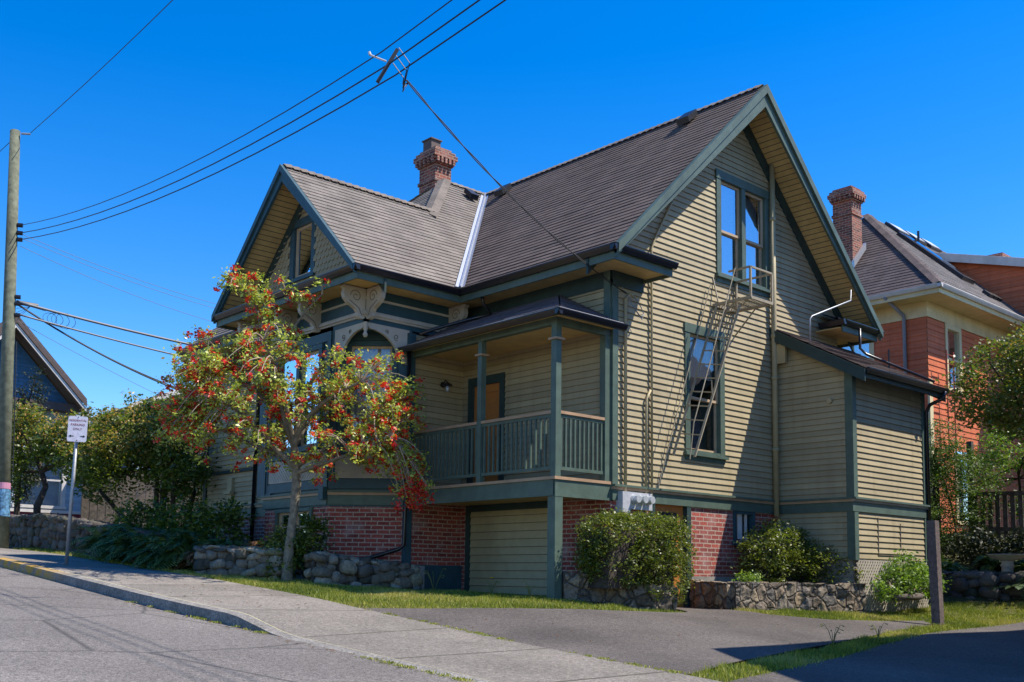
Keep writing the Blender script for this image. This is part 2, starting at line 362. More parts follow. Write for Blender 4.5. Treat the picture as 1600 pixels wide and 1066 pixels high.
# ------------------------------------------------------------------ terrain heights
KY = [(-40, -4.0), (-12, -1.62), (-4.5, -1.02), (-3.24, -.94), (-1.3, -.80), (-.9, -.775), (1.47, -.62), (3.55, -.45), (7.8, -.10), (14, .32), (20, .7), (40, 1.7), (90, 3.2)]
def lin(T, y):
    for (a, b), (c, d) in zip(T[:-1], T[1:]):
        if y <= c: return b+(d-b)*(y-a)/(c-a)
    return T[-1][1]
def road_z(y): return sum(lin(KY, y+d) for d in (-1, -.5, 0, .5, 1))/5
def kerb_top(y):
    f = min(1, max(0, (y+1.35)/.95)); return road_z(y)+.012+.125*f
CP = [(-4.5, -20, -2.2), (-4.5, -12, -1.6), (-4.5, -8, -1.27), (-4.5, -5.02, -1.04), (-4.5, -2.65, -.86), (-4.5, .19, -.60), (-4.5, 1.18, -.50), (-4.5, 3.5, -.32), (-4.5, 7.3, -.07), (-4.5, 14.9, .34), (-4.5, 22, .75), (-4.5, 40, 1.6),
 (-1.23, .06, -.50), (1.5, 0, -.645), (.3, -1.0, -.66), (1.8, -.9, -.645), (0, -2.4, -.78), (4.5, -1.5, -.70), (4.6, -3.0, -.86), (-1, -4, -.97), (5.3, -2.4, -.82), (7.4, -1.9, -.66), (8.4, -2.3, -.62), (9.8, -2, -.1), (10.6, -1.4, .35), (12.2, -.7, .95), (12.4, -4, .7), (15, 0, 1.1), (15, 10, 1.1), (25, 0, 1.3), (8, -9, -1.1), (0, -9, -1.35), (18, -9, -.2),
 (-2.5, 2.3, -.42), (-2.5, 4.5, -.27), (-2.6, 7.2, -.2), (-1.3, 9, .1), (0, 13, .6), (0, 20, .9), (-3, 21, .75), (6, 25, 1.1), (0, 45, 2), (30, 45, 2), (30, -20, -.8), (0, -20, -2.1), (-1.2, 3.5, -.43), (0, 2, -.45)]
cpx = np.array([(c[0], c[1]) for c in CP]); cpz = np.array([c[2] for c in CP])
def _phi(r): return np.where(r > 0, r*r*np.log(r+1e-12), 0)
nK = len(CP); A_ = np.zeros((nK+3, nK+3)); A_[:nK, :nK] = _phi(np.linalg.norm(cpx[:, None]-cpx[None], axis=2))+np.eye(nK)*.05
A_[:nK, nK] = 1; A_[:nK, nK+1:] = cpx; A_[nK, :nK] = 1; A_[nK+1:, :nK] = cpx.T
W_ = np.linalg.solve(A_, np.concatenate([cpz, [0, 0, 0]]))
def H(x, y):
    x = np.asarray(x, float); y = np.asarray(y, float); sh = x.shape; p = np.stack([x.ravel(), y.ravel()], 1)
    r = np.linalg.norm(p[:, None]-cpx[None], axis=2); z = _phi(r)@W_[:nK]+W_[nK]+p@W_[nK+1:]
    return z.reshape(sh)
def h(x, y): return float(H([x], [y])[0])
# outline of the driveway (x, y)
DRIVE = [(-4.5, .25), (-3.9, 0), (-3.1, -.35), (-2.1, -.78), (-1.1, -1.08), (.1, -1.14), (.62, -1.02), (.98, -.55), (1.04, -.02), (1.87, -.02), (1.78, -.95), (1.85, -1.3), (1.72, -1.75), (2.42, -2.36), (3.6, -2.58), (5.3, -2.46), (4.4, -3.04), (.88, -3.76), (-1.19, -4.09), (-3.14, -4.57), (-4.5, -5.0)]
NBDRIVE = [(-4.5, -5.42), (-3.16, -5.12), (-1.56, -4.73), (.49, -4.24), (2.74, -3.74), (5.61, -3.3), (7.6, -3.35), (12, -3.9), (30, -6), (30, -30), (-4.5, -30)]
def inside(poly, x, y):
    c = False; n = len(poly)
    for i in range(n):
        (x0, y0), (x1, y1) = poly[i], poly[(i+1) % n]
        if (y0 > y) != (y1 > y) and x < x0+(x1-x0)*(y-y0)/(y1-y0): c = not c
    return c
def grid_sheet(name, xs, ys, zf, mat, keep=None):
    Xg, Yg = np.meshgrid(xs, ys, indexing='ij'); Zg = zf(Xg, Yg); nx, ny = Xg.shape
    V = np.stack([Xg, Yg, Zg], -1).reshape(-1, 3); F = []
    for i in range(nx-1):
        for j in range(ny-1):
            if keep and not keep((xs[i]+xs[i+1])/2, (ys[j]+ys[j+1])/2): continue
            F.append((i*ny+j, (i+1)*ny+j, (i+1)*ny+j+1, i*ny+j+1))
    me = bpy.data.meshes.new(name); me.from_pydata([tuple(v) for v in V], [], F); me.materials.append(mat)
    me.polygons.foreach_set('use_smooth', [True]*len(me.polygons)); o = bpy.data.objects.new(name, me); return struct(link(o))
mg, t, b, c, oc = rough_ground('soil_and_lawn', (.035, .04, .015), (.10, .095, .03), 30, 1.5, .8, .03)
t.links.new(c, b.inputs['Base Color']); M['soil'] = mg
mr, t, b, c, oc = rough_ground('street_asphalt', (.075, .066, .060), (.25, .228, .207), 75, .35, .6, .006, (.72, 1.15))
wv = N(t, 'ShaderNodeTexVoronoi', feature='DISTANCE_TO_EDGE'); wv.inputs['Scale'].default_value = .45; t.links.new(oc, wv.inputs['Vector'])
wn = N(t, 'ShaderNodeTexNoise'); wn.inputs['Scale'].default_value = 3
t.links.new(mixc(t, ramp(t, wv.outputs['Distance'], [(0, (.8,)*3), (.016, (0, 0, 0))]), c, (.045, .042, .04)), b.inputs['Base Color']); M['road'] = mr
md, t, b, c, oc = rough_ground('driveway_asphalt', (.052, .044, .041), (.165, .145, .130), 80, .5, .6, .006, (.62, 1.2))
t.links.new(c, b.inputs['Base Color']); M['drive'] = md
ms, t, b, c, oc = rough_ground('sidewalk_concrete', (.155, .136, .115), (.295, .265, .228), 60, .9, .4, .004, (.78, 1.08))
sp = N(t, 'ShaderNodeSeparateXYZ'); t.links.new(oc, sp.inputs[0])
md_ = N(t, 'ShaderNodeMath', operation='PINGPONG'); md_.inputs[1].default_value = .8; t.links.new(sp.outputs[1], md_.inputs[0])
jm = ramp(t, md_.outputs[0], [(0, (.85,)*3), (.016, (.85,)*3), (.022, (0, 0, 0))])
fl = N(t, 'ShaderNodeMath', operation='MULTIPLY'); fl.inputs[1].default_value = 1/1.6; t.links.new(sp.outputs[1], fl.inputs[0]); f2 = N(t, 'ShaderNodeMath', operation='FLOOR'); t.links.new(fl.outputs[0], f2.inputs[0]); wnz = N(t, 'ShaderNodeTexWhiteNoise', noise_dimensions='1D'); t.links.new(f2.outputs[0], wnz.inputs['W']); c = mixc(t, 1., c, ramp(t, wnz.outputs['Value'], [(0, (.84,)*3), (1, (1.1,)*3)]), 'MULTIPLY')
c = mixc(t, ramp(t, noise(t, 2.4, 6, oc), [(.5, (0, 0, 0)), (.75, (.45,)*3)]), c, (.10, .092, .075))
c = mixc(t, jm, c, (.05, .045, .032))
t.links.new(c, b.inputs['Base Color']); M['walk'] = ms
mk, t, b, c, oc = rough_ground('kerb_concrete', (.17, .155, .14), (.30, .28, .25), 50, 2, .5, .006, (.7, 1.1))
sp = N(t, 'ShaderNodeSeparateXYZ'); t.links.new(oc, sp.inputs[0])
yk = ramp(t, sp.outputs[1], [(0, (0, 0, 0)), (1, (1, 1, 1))])
mr_ = N(t, 'ShaderNodeMapRange'); mr_.inputs['From Min'].default_value = 4.6; mr_.inputs['From Max'].default_value = 5.8; t.links.new(sp.outputs[1], mr_.inputs['Value'])
ym = N(t, 'ShaderNodeMath', operation='MULTIPLY'); t.links.new(mr_.outputs[0], ym.inputs[0]); t.links.new(ramp(t, noise(t, 5, 5), [(.38, (.15,)*3), (.55, (.85,)*3)]), ym.inputs[1])
t.links.new(mixc(t, ym.outputs[0], c, (.45, .26, .03)), b.inputs['Base Color']); M['kerb'] = mk

def rng(a, b, s): return list(np.arange(a, b+1e-6, s))
ground_xs = rng(-4.5, 14, .25)+rng(15, 30, 1.5)+[60, 120, 300]; ground_ys = [-120, -60, -30, -20]+rng(-14, 22, .25)+[24, 27, 31, 36, 45, 80, 150, 300]
def gz(Xg, Yg):
    z = H(np.clip(Xg, -4.5, 30), np.clip(Yg, -20, 45)); 
    for i in range(Xg.shape[0]):
        for j in range(Xg.shape[1]):
            x, y = Xg[i, j], Yg[i, j]
            if -4.6 <= x < 31 and -31 < y < 2 and (inside(DRIVE, x, y) or inside(NBDRIVE, x, y)): z[i, j] -= .03
    return z-.012
grid_sheet('lawn_ground', ground_xs, ground_ys, gz, M['soil'])
def strip_sheet(name, poly, mat, lift, xs):
    """sheet whose outline is poly (x-monotone sampled), following the terrain"""
    mb = MB(); xs = sorted(set(xs) | {p[0] for p in poly})
    for a, b in zip(xs[:-1], xs[1:]):
        sa, sb = spans([(p[1], p[0]) for p in poly], a+1e-4), spans([(p[1], p[0]) for p in poly], b-1e-4)
        for (p0, p1), (q0, q1) in zip(sa, sb):
            n = max(2, int((p1-p0)/.3))
            za = H([a]*(n+1), [p0+(p1-p0)*i/n for i in range(n+1)])+lift; zb = H([b]*(n+1), [q0+(q1-q0)*i/n for i in range(n+1)])+lift
            for i in range(n):
                ya0, ya1, yb0, yb1 = p0+(p1-p0)*i/n, p0+(p1-p0)*(i+1)/n, q0+(q1-q0)*i/n, q0+(q1-q0)*(i+1)/n
                mb.face([(a, ya0, za[i]), (b, yb0, zb[i]), (b, yb1, zb[i+1]), (a, ya1, za[i+1])])
    global ROOT
    ROOT = Vector((0, 0, 0)); return struct(mb.build(name, mat, None, True))
strip_sheet('driveway', DRIVE, M['drive'], .004, rng(-4.5, 5.3, .25))
strip_sheet('neighbour_driveway', NBDRIVE, M['drive'], .004, rng(-4.5, 12, .4)+[15, 20, 30])
# sidewalk between kerb and lawn, meets terrain at x=-3.2
ysl = rng(-30, 40, .25)
def wz(Xg, Yg):
    f = (Xg+6.45)/1.95
    return np.vectorize(lambda y: kerb_top(y))(Yg)*(1-f)+(H(np.full_like(Xg, -4.5), Yg)+.005)*f
grid_sheet('sidewalk', [-6.45, -5.8, -5.15, -4.5], ysl, wz, M['walk'])
kb = MB()
for a, b in zip(ysl[:-1], ysl[1:]):
    ka, kb_ = kerb_top(a), kerb_top(b); ra, rb2 = road_z(a)-.05, road_z(b)-.05
    kb.face([(-6.60, a, ka-.012), (-6.46, a, ka), (-6.46, b, kb_), (-6.60, b, kb_-.012)])
    kb.face([(-6.615, a, ra), (-6.60, a, ka-.012), (-6.60, b, kb_-.012), (-6.615, b, rb2)])
    kb.face([(-6.46, a, ka), (-6.45, a, ka-.02), (-6.45, b, kb_-.02), (-6.46, b, kb_)])
ROOT = Vector((0, 0, 0)); struct(kb.build('kerb', M['kerb'], None, False))
def rz(Xg, Yg):
    z = np.vectorize(road_z)(Yg); return z+.06*np.sin(np.clip((-6.6-Xg)/8, 0, 1)*pi)
grid_sheet('road', [-300, -60, -30, -20]+rng(-14, -7, .5)+[-6.6], [-150, -80, -50]+rng(-30, 40, .5)+[60, 90, 150], rz, M['road'])

# ================================================================== THE HOUSE
ze, g, ts, zr, xm = 4.879, .6, .964, 8.747, 3.412
yv, yc, xh, yw = 3.067, 7.079, 2.161, 5.545
zw = ze+ts*(yw-yv); xj = xh-(zr-zw)/ts; YL = 11.65; yw2 = 8.02
ZB, ZBR, ZD = 1.28, 1.02, 1.336
HOUSE = thing('victorian_house', 'tan clapboard corner house with green trim, steep gables and side porch', 'house', (2, 3, -.66))
def sid(name, O, U, Nn, poly, holes=(), mat='siding', hh=.105, t=.02, v0=None, parent=None):
    mb = MB(); coursed(mb, O, U, Z, Nn, poly, holes, hh, t, v0); return mb.build(name, M[mat], parent or HOUSE)
def flatwall(mb, O, U, poly, holes=()): coursed(mb, O, U, Z, Vector((0, 0, 0)), poly, holes, 50, 0, flat=True)
# --- gable wall y=0
GW = (2.76, 4.40, 5.25, 7.19); LW = (1.84, 2.95, 1.975, 4.21)
rk = lambda x: ze+ts*(x+g)
gp = [(0, ZB), (4.59, ZB), (4.59, 4.3), (6.82, 4.3), (6.82, 4.80), (6.82, rk(0)-.14), (xm, zr-.14-ts*.0), (0, rk(0)-.14)]
sid('gable_wall', (0, 0, 0), X, -Y, gp, [GW, LW], v0=ZB)
# main street wall behind porch x=0
DW = (2.58, 3.42, ZD, 3.36)
sid('porch_wall', (0, 0, 0), -Y, -X, [(-3.67, ZD), (0, ZD), (0, 4.75), (-3.67, 4.75)], [(-3.42, -2.58, ZD, 3.40)], v0=ZB)
sid('porch_side_wall', (0, 3.67, 0), -X, -Y, [(0, ZD), (1.22, ZD), (1.22, 4.1), (0, 4.1)], v0=ZB)
LWIN = (9.4, 10.4, 2.3, 3.9)
sid('street_wall', (-1.25, 0, 0), -Y, -X, [(-11.3, ZB), (-6.8, ZB), (-6.8, 4.75), (-11.3, 4.75)], v0=ZB)
sid('rear_wall', (6.82, 0, 0), Y, X, [(0, -.6), (11.3, -.6), (11.3, 4.8), (0, 4.8)], v0=ZB)
sid('north_wall', (-1.25, 11.3, 0), X, Y, [(0, -.2), (8.07, -.2), (8.07, 4.8), (0, 4.8)], v0=ZB)
# annex
ax0, ax1, ay = 4.59, 7.25, -1.56
az = lambda y: 4.55+.54*y
sid('annex_side_wall', (ax0, 0, 0), -Y, -X, [(0, .2), (-ay, .2), (-ay, az(ay)-.06), (0, az(0)-.06)], v0=ZB)
sid('annex_front_wall', (0, ay, 0), X, -Y, [(ax0, .2), (ax1, .2), (ax1, az(ay)-.06), (ax0, az(ay)-.06)], v0=ZB)
sid('annex_rear_wall', (ax1, ay, 0), Y, X, [(0, .2), (1.56, .2), (1.56, az(0)-.06), (0, az(ay)-.06)], v0=ZB)
# --- gable face of the street wing x=-2.2 (fish scale shingles)
GFW = (-6.22, -5.32, 5.34, 6.50)
mb = MB(); fr = lambda y: ze+ts*(min(y, 2*yw-y)-yv)
coursed(mb, (-2.2, 0, 0), -Y, Z, -X, [(-7.55, 4.95), (-3.55, 4.95), (-3.55, fr(3.55)-.1), (-yw, zw-.12), (-7.55, fr(7.55)-.1)], [GFW], .13, .022, seg=.14, jit=.006)

gpoly = [(-7.5, 4.95), (-3.6, 4.95), (-3.6, fr(3.6)-.15), (-yw, zw-.2), (-7.5, fr(7.5)-.15)]
kz = 0
while 4.98+kz*.115 < zw-.15:
    zb_ = 4.98+kz*.115; kk = -7.5+(.065 if kz % 2 else 0)
    while kk < -3.6:
        uc = kk+.065
        if inside(gpoly, uc, zb_+.06) and not (GFW[0]-.02 < uc < GFW[1]+.02 and GFW[2]-.12 < zb_ < GFW[3]):
            pt = lambda u, z: (-2.2-.03-.02*(1-(z-zb_)/.15), -(uc+u), z)
            sh_ = [(-.062, .14), (-.062, .045), (-.045, .014), (-.018, 0), (.018, 0), (.045, .014), (.062, .045), (.062, .14)]
            mb.face([pt(u, zb_+z) for u, z in sh_][::-1], [(uc+u, z) for u, z in sh_][::-1])
            for (a_, b_) in zip(sh_[1:-2], sh_[2:-1]):
                p_, q_ = pt(a_[0], zb_+a_[1]), pt(b_[0], zb_+b_[1]); mb.face([p_, q_, (-2.2, q_[1], q_[2]), (-2.2, p_[1], p_[2])])
        kk += .13
    kz += 1
mb.build('shingled_gable', M['siding'], HOUSE)
# --- brick basement
mb = MB()
def brk(O, U, poly, holes=()): flatwall(mb, O, U, poly, holes)
brk((0, 0, 0), X, [(0, -.15), (4.59, -.15), (4.59, ZBR+.08), (0, ZBR+.08)], [(1.02, 1.98, -.15, 1.1), (3.22, 3.84, .55, 1.06)])
brk((0, 0, 0), -Y, [(-3.67, -.5), (0, -.5), (0, 1.12), (-3.67, 1.12)], [(-3.45, -1.25, -.5, 1.1)])
brk((0, 3.67, 0), -X, [(0, .02), (1.2, .02), (1.2, 1.12), (0, 1.12)])
s2 = sqrt(.5)
BA, BB = Vector((-1.2, 3.67, 0)), Vector((-2.2, 4.67, 0)); BU = (BB-BA).normalized(); BL = (BB-BA).length
brk(BA, BU, [(0, -.05), (BL, -.05), (BL, ZBR), (0, ZBR)])
brk((-2.2, 0, 0), Y, [(4.67, -.05), (6.85, -.05), (6.85, ZBR), (4.67, ZBR)], [(5.15, 6.42, .35, ZBR)])
brk((-2.2, 6.85, 0), X, [(0, -.05), (.95, -.05), (.95, ZBR), (0, ZBR)])
brk((-1.25, 0, 0), Y, [(6.85, -.1), (11.3, -.1), (11.3, ZBR), (6.85, ZBR)])
mb.build('brick_base', M['brick'], HOUSE, label='red painted brick basement walls')
mb = MB()
mb.box(-.02, 1.02, -.03, .1, -.7, -.15); mb.box(1.98, 4.6, -.035, .1, -.75, -.12); mb.box(-1.30, -1.0, 3.42, 3.70, -.6, 0.0); mb.box(-2.15, -1.1, 4.6, 6.85, -.7, -.04); mb.prism([(-1.2, 3.72, -.7), (-1.0, 3.72, -.7), (-1.1, 4.7, -.7), (-2.1, 4.67, -.7)], Z*.66); mb.box(-1.22, -1.0, 6.85, 11.3, -.6, -.09)
mb.box(ax0+.02, ax1-.02, ay+.05, -.02, -1.0, .22)
mb.each('foundation', M['conc'], HOUSE)
mb = MB(); mb.box(-1.2, 0, 3.62, 3.70, -.6, .02); mb.build('painted_plinth', M['blue'], HOUSE)

# --- bay panels (canted and front): painted boards, windows, panels
def panelwall(name, A, U, Nn, L, win, two=False):
    """bay wall facet: trim frame, lower diagonal board panel, window opening"""
    A = Vector(A); mb = MB()
    P = lambda u, v, n: A+U*u+Z*v+Nn*n
    w0, w1, z0, z1 = win
    flatwall(mb, A, U, [(0, ZBR), (L, ZBR), (L, 4.35), (0, 4.35)], [win])
    def bx(u0, u1, v0, v1, n): mb.prism([P(u0, v0, 0), P(u1, v0, 0), P(u1, v0, n), P(u0, v0, n)], Z*(v1-v0))
    e = .11
    bx(0, e, ZB+.05, 4.15, .04); bx(L-e, L, ZB+.05, 4.15, .04)
    bx(e, L-e, 3.98, 4.15, .038); bx(e, L-e, 1.34, 1.50, .038); bx(e, L-e, 1.95, 2.08, .038)
    o = mb.build(name, M['blue'], HOUSE)
    mb = MB()
    n = 2 if two else 1; pw = (L-2*e-(.1 if two else 0))/n
    for k in range(n):
        u0 = e+k*(pw+.1); z_0, z_1 = 1.52, 1.93
        mb.prism([P(u0, z_0, .002), P(u0+pw, z_0, .002), P(u0+pw, z_0, .02), P(u0, z_0, .02)], Z*(z_1-z_0))
        q = u0-.4
        while q < u0+pw:
            for sgn in ((1,) if not two else ((1,) if k else (-1,))):
                for j in range(1):
                    a0 = (q, z_0+.03) if sgn > 0 else (q+.4, z_0+.03); a1 = (q+.36, z_1-.03) if sgn > 0 else (q+.04, z_1-.03)
                    (u_a, v_a), (u_b, v_b) = a0, a1
                    lo, hi = u0+.03, u0+pw-.03
                    if u_b != u_a:
                        tA, tB = 0, 1; du = u_b-u_a
                        ta_, tb_ = (lo-u_a)/du, (hi-u_a)/du
                        if ta_ > tb_: ta_, tb_ = tb_, ta_
                        tA, tB = max(0, ta_), min(1, tb_)
                        if tB-tA > .1:
                            mb.beam(P(u_a+du*tA, v_a+(v_b-v_a)*tA, .022), P(u_a+du*tB, v_a+(v_b-v_a)*tB, .022), .012, .012, Nn)
            q += .085
    mb.build('bay_panel', M['fret'], o)
    return o
def window(O, U, Nn, u0, u1, v0, v1, cas='green', cw=.13, sash='sash', head=.16, sill=True, split=.5, mull=0, glass='glass', back='blind', depth=.09, bl=.5):
    O = Vector(O); P = lambda u, v, n: O+U*u+Z*v+Nn*n
    def bx(m_, a, b_, c_, d_, n0, n1): m_.prism([P(a, c_, n0), P(b_, c_, n0), P(b_, c_, n1), P(a, c_, n1)], Z*(d_-c_))
    f = MB(); bx(f, u0, u0+cw, v0, v1, -depth-.05, .035); bx(f, u1-cw, u1, v0, v1, -depth-.05, .035)
    bx(f, u0-.02, u1+.02, v1-head, v1, -depth-.05, .045) ; bx(f, u0+cw, u1-cw, v0, v0+.05, -depth-.05, .03)
    if sill: bx(f, u0-.04, u1+.04, v0-.05, v0, -.02, .085); bx(f, u0, u1, v0-.13, v0-.05, 0.0, .03)
    n = 2 if mull else 1; W = (u1-u0-2*cw-mull)/n
    if mull: bx(f, u0+cw+W, u0+cw+W+mull, v0+.05, v1-head, -depth, .034)
    wo = f.build('window', M[cas], HOUSE)
    for k in range(n):
        a = u0+cw+k*(W+mull); b_ = a+W; c_ = v0+.05; d_ = v1-head; s = .045; zm = c_+(d_-c_)*split
        sm = MB()
        for (q0, q1, nn) in ((c_, zm+.02, -depth), (zm-.02, d_, -depth+.035)):
            bx(sm, a, a+s, q0, q1, nn, nn+.035); bx(sm, b_-s, b_, q0, q1, nn, nn+.035); bx(sm, a+s, b_-s, q0, q0+s, nn, nn+.035); bx(sm, a+s, b_-s, q1-s, q1, nn, nn+.035)
        sm.build('sash', M[sash], wo)
        gm = MB()
        gm.face([P(a+s, c_+s, -depth+.015), P(b_-s, c_+s, -depth+.015), P(b_-s, zm, -depth+.015), P(a+s, zm, -depth+.015)])
        gm.face([P(a+s, zm, -depth+.05), P(b_-s, zm, -depth+.05), P(b_-s, d_-s, -depth+.05), P(a+s, d_-s, -depth+.05)])
        gm.build('glass', M[glass], wo)
        bm = MB(); zb = d_-(d_-c_)*bl
        if back == 'blind':
            z = zb
            while z < d_-.02: bm.prism([P(a+.03, z, -depth-.08), P(b_-.03, z, -depth-.08), P(b_-.03, z+.012, -depth-.05), P(a+.03, z+.012, -depth-.05)], Z*.012); z += .032
        else:
            nn = 14
            for i in range(nn):
                t0, t1 = a+(b_-a)*i/nn, a+(b_-a)*(i+1)/nn; d0 = -depth-.06-.02*(i % 2); d1 = -depth-.06-.02*((i+1) % 2)
                bm.face([P(t0, zb, d0), P(t1, zb, d1), P(t1, d_, d1), P(t0, d_, d0)])
        bm.build('blind' if back == 'blind' else 'curtain', M['blind' if back == 'blind' else 'curtain'], wo)
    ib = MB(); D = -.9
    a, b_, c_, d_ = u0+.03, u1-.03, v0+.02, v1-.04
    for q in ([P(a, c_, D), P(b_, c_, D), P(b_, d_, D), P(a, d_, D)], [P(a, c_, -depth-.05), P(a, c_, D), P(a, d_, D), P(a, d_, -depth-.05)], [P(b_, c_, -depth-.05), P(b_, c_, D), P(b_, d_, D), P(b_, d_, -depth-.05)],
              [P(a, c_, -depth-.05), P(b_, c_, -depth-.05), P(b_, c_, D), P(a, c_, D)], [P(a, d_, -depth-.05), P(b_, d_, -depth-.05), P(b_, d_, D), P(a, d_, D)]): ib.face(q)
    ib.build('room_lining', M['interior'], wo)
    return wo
panelwall('bay_corner_wall', BA, BU, Vector((-s2, -s2, 0)), BL, (.33, 1.08, 2.12, 3.95))
panelwall('bay_front_wall', (-2.2, 4.67, 0), Y, -X, 2.18, (.38, 1.85, 2.12, 3.95), True)
window(BA, BU, Vector((-s2, -s2, 0)), .25, 1.16, 2.10, 3.97, cas='blue', cw=.09, head=.09, back='curtain', bl=1, split=.42, glass='glassd')
window((-2.2, 4.67, 0), Y, -X, .30, 1.93, 2.10, 3.97, cas='blue', cw=.09, head=.09, mull=.10, back='curtain', bl=1, glass='glassd')
window((-2.2, 0, 0), Y, -X, 5.15, 6.42, .35, ZBR, cas='green', cw=.07, head=.06, sill=False, mull=.06, back='curtain', bl=1)
window((0, 0, 0), X, -Y, *GW, mull=.12, glass='glass', bl=.97, split=.46)
window((0, 0, 0), X, -Y, *LW, glass='glassd', back='curtain', bl=.35, split=.45)
window((-2.2, 0, 0), Y, -X, 5.32, 6.22, 5.34, 6.50, cas='blue', cw=.14, glass='glassd', back='curtain', bl=.3, split=.02, head=.14)
mb = MB(); mb.box(-2.2, -2.15, 6.86, 7.2, 1.3, 4.2); mb.prism([(-2.2, 6.85, -.05), (-1.25, 7.6, -.05), (-1.25, 7.5, -.05), (-2.1, 6.85, -.05)], Z*4.3); mb.build('bay_end_wall', M['blue'], HOUSE)
# --- trims
tr = MB()
# belts: projecting ledge (green) above, tan bed mould below, frieze board green under
ledge, bed, band = MB(), MB(), MB()
def belt(a, b, n, z=ZB, bandh=.17, ext=.0):
    a, b = Vector((*a, 0)), Vector((*b, 0)); n = Vector((*n, 0)); d = (b-a).normalized(); a = a-d*ext; b = b+d*ext
    def pr(m_, n0, n1, z0, z1): m_.prism([a+n*n0+Z*z0, b+n*n0+Z*z0, b+n*n1+Z*z0, a+n*n1+Z*z0], Z*(z1-z0))
    pr(ledge, 0, .09, z-.015, z+.02); pr(bed, 0, .065, z-.06, z-.0155); pr(band, 0, .037, z-.06-bandh, z-.0605)
belt((.0, 0), (4.53, 0), (0, -1)); belt((ax0, 0), (ax0, ay), (-1, 0), ext=0); belt((ax0-.09, ay), (ax1+.05, ay), (0, -1))
belt(BA.xy, BB.xy, (-s2, -s2)); belt((-2.2, 4.67), (-2.2, 6.9), (-1, 0)); belt((-1.25, 7.0), (-1.25, 11.35), (-1, 0), bandh=.2)
ledge.each('belt_ledge', M['green'], HOUSE); bed.each('belt_moulding', M['rail'], HOUSE); band.each('belt_board', M['green'], HOUSE)
mb = MB(); mb.box(-1.31, -1.24, 6.95, 11.35, 2.02, 2.09); mb.build('water_table_strip', M['dgreen'], HOUSE)
def cboard(name, a, mat='green'):
    mb = MB(); mb.box(*a); mb.build('corner_board', M[mat], HOUSE)
for a, mt in (((-.032, .0, .0, .14, 1.3, 4.78), 'green'), ((0, .13, -.032, 0, 1.3, 4.60), 'green'), ((ax0-.032, ax0-.001, ay, ay+.12, .2, 3.62), 'green'), ((ax0-.032, ax0+.10, ay-.032, ay, .2, 3.66), 'green'),
              ((ax1-.10, ax1+.03, ay-.032, ay-.001, .2, 3.66), 'green'), ((-1.30, -1.2, 11.2, 11.34, .0, 4.7), 'dgreen'), ((-1.28, -1.15, 3.62, 3.72, 0.0, 1.12), 'blue'), ((-1.30, -1.16, 3.60, 3.70, 1.12, 4.1), 'blue'),
              ((-2.26, -2.19, 6.80, 6.92, 1.3, 4.15), 'blue'), ((-2.25, -2.18, 6.60, 6.86, 1.3, 1.34), 'blue')):
    cboard('c', a, mt)
mb = MB(); mb.box(-.9, -.75, 3.63, 3.7, 1.35, 1.36); 
# frieze of the wing (blue) with tan battens and soffits
fz = MB(); fz.box(-2.2, -2.13, 3.67, 7.42, 4.15, 4.86); fz.box(-2.2, 0, 3.67, 3.74, 4.15, 4.86); fz.box(-2.2, -1.2, 7.35, 7.42, 4.15, 4.86)
fz.box(-2.13, -1.2, 3.74, 4.7, 4.10, 4.14)
fz.each('wing_frieze', M['blue'], HOUSE)
ft = MB()
def fstrip(z0, z1, p): ft.box(-2.2-p, -2.2, 3.67-p, 7.44, z0, z1); ft.box(-2.2, -.0, 3.67-p, 3.67, z0, z1)
fstrip(4.545, 4.585, .02); fstrip(4.27, 4.31, .06); fstrip(4.31, 4.345, .035); fstrip(4.235, 4.27, .03)
ft.each('frieze_moulding', M['fret'], HOUSE)
mf = MB(); mf.box(-.03, 0, .0, 3.65, 4.47, 4.86); mf.box(-1.29, -1.25, 7.42, 11.33, 4.35, 4.86); mf.box(0, .75, -.035, 0, 4.50, 4.74); mf.each('eave_frieze_board', M['dgreen'], HOUSE)
# soffits
sf = MB()
def soff(x0, x1, y0, y1): sf.box(x0, x1, y0, y1, 4.74, 4.76)
soff(-.55, 0, -.55, 3.1); soff(0, .8, -.55, 0); soff(-2.76, -2.2, 3.12, 7.97); soff(-2.2, -.0, 3.12, 3.67); soff(-2.2, -1.25, 7.42, 7.97); soff(-1.80, -1.25, 7.97, 11.6); soff(6.0, 7.35, -.55, 0); soff(6.82, 7.35, 0, 11.6)
sf.each('eave_soffit', M['soffit'], HOUSE)
fa = MB()
for a in ((-.58, -.55, -.58, 3.09), (-.55, .82, -.58, -.55), (-2.79, -2.76, 3.09, 8.0), (-2.76, -.55, 3.09, 3.12), (-2.79, -1.82, 7.97, 8.0), (-1.85, -1.82, 8.0, 11.63), (6.05, 7.38, -.58, -.55), (7.35, 7.38, -.55, 11.6), (.80, .82, -.55, 0)): fa.box(*a, 4.68, 4.80)
fa.each('eave_fascia', M['green'], HOUSE)
# gutters: K profile swept along straight runs
def gut(mb, a, b, n, z=4.80, s=1.0):
    a, b, n = Vector((*a, z)), Vector((*b, z)), Vector((*n, 0))
    prof = [(0, 0), (.055*s, 0), (.085*s, .05*s), (.10*s, .085*s), (.10*s, .10*s), (0, .10*s)]
    mb.prism([a+n*p+Z*q for p, q in prof], b-a)
gm = MB()
gut(gm, (-.58, -.68), (-.58, 3.09), (-1, 0)); gut(gm, (-.68, -.58), (.86, -.58), (0, -1)); gut(gm, (-2.79, 2.99), (-2.79, 8.02), (-1, 0)); gut(gm, (-2.89, 3.09), (-.48, 3.09), (0, -1))
gut(gm, (-1.85, 8.0), (-1.85, 11.65), (-1, 0)); gut(gm, (6.05, -.58), (7.5, -.58), (0, -1)); gut(gm, (6.05, -.1), (6.05, -.66), (-1, 0)); gut(gm, (ax0-.15, -1.9), (7.45, -1.9), (0, -1), 3.44)
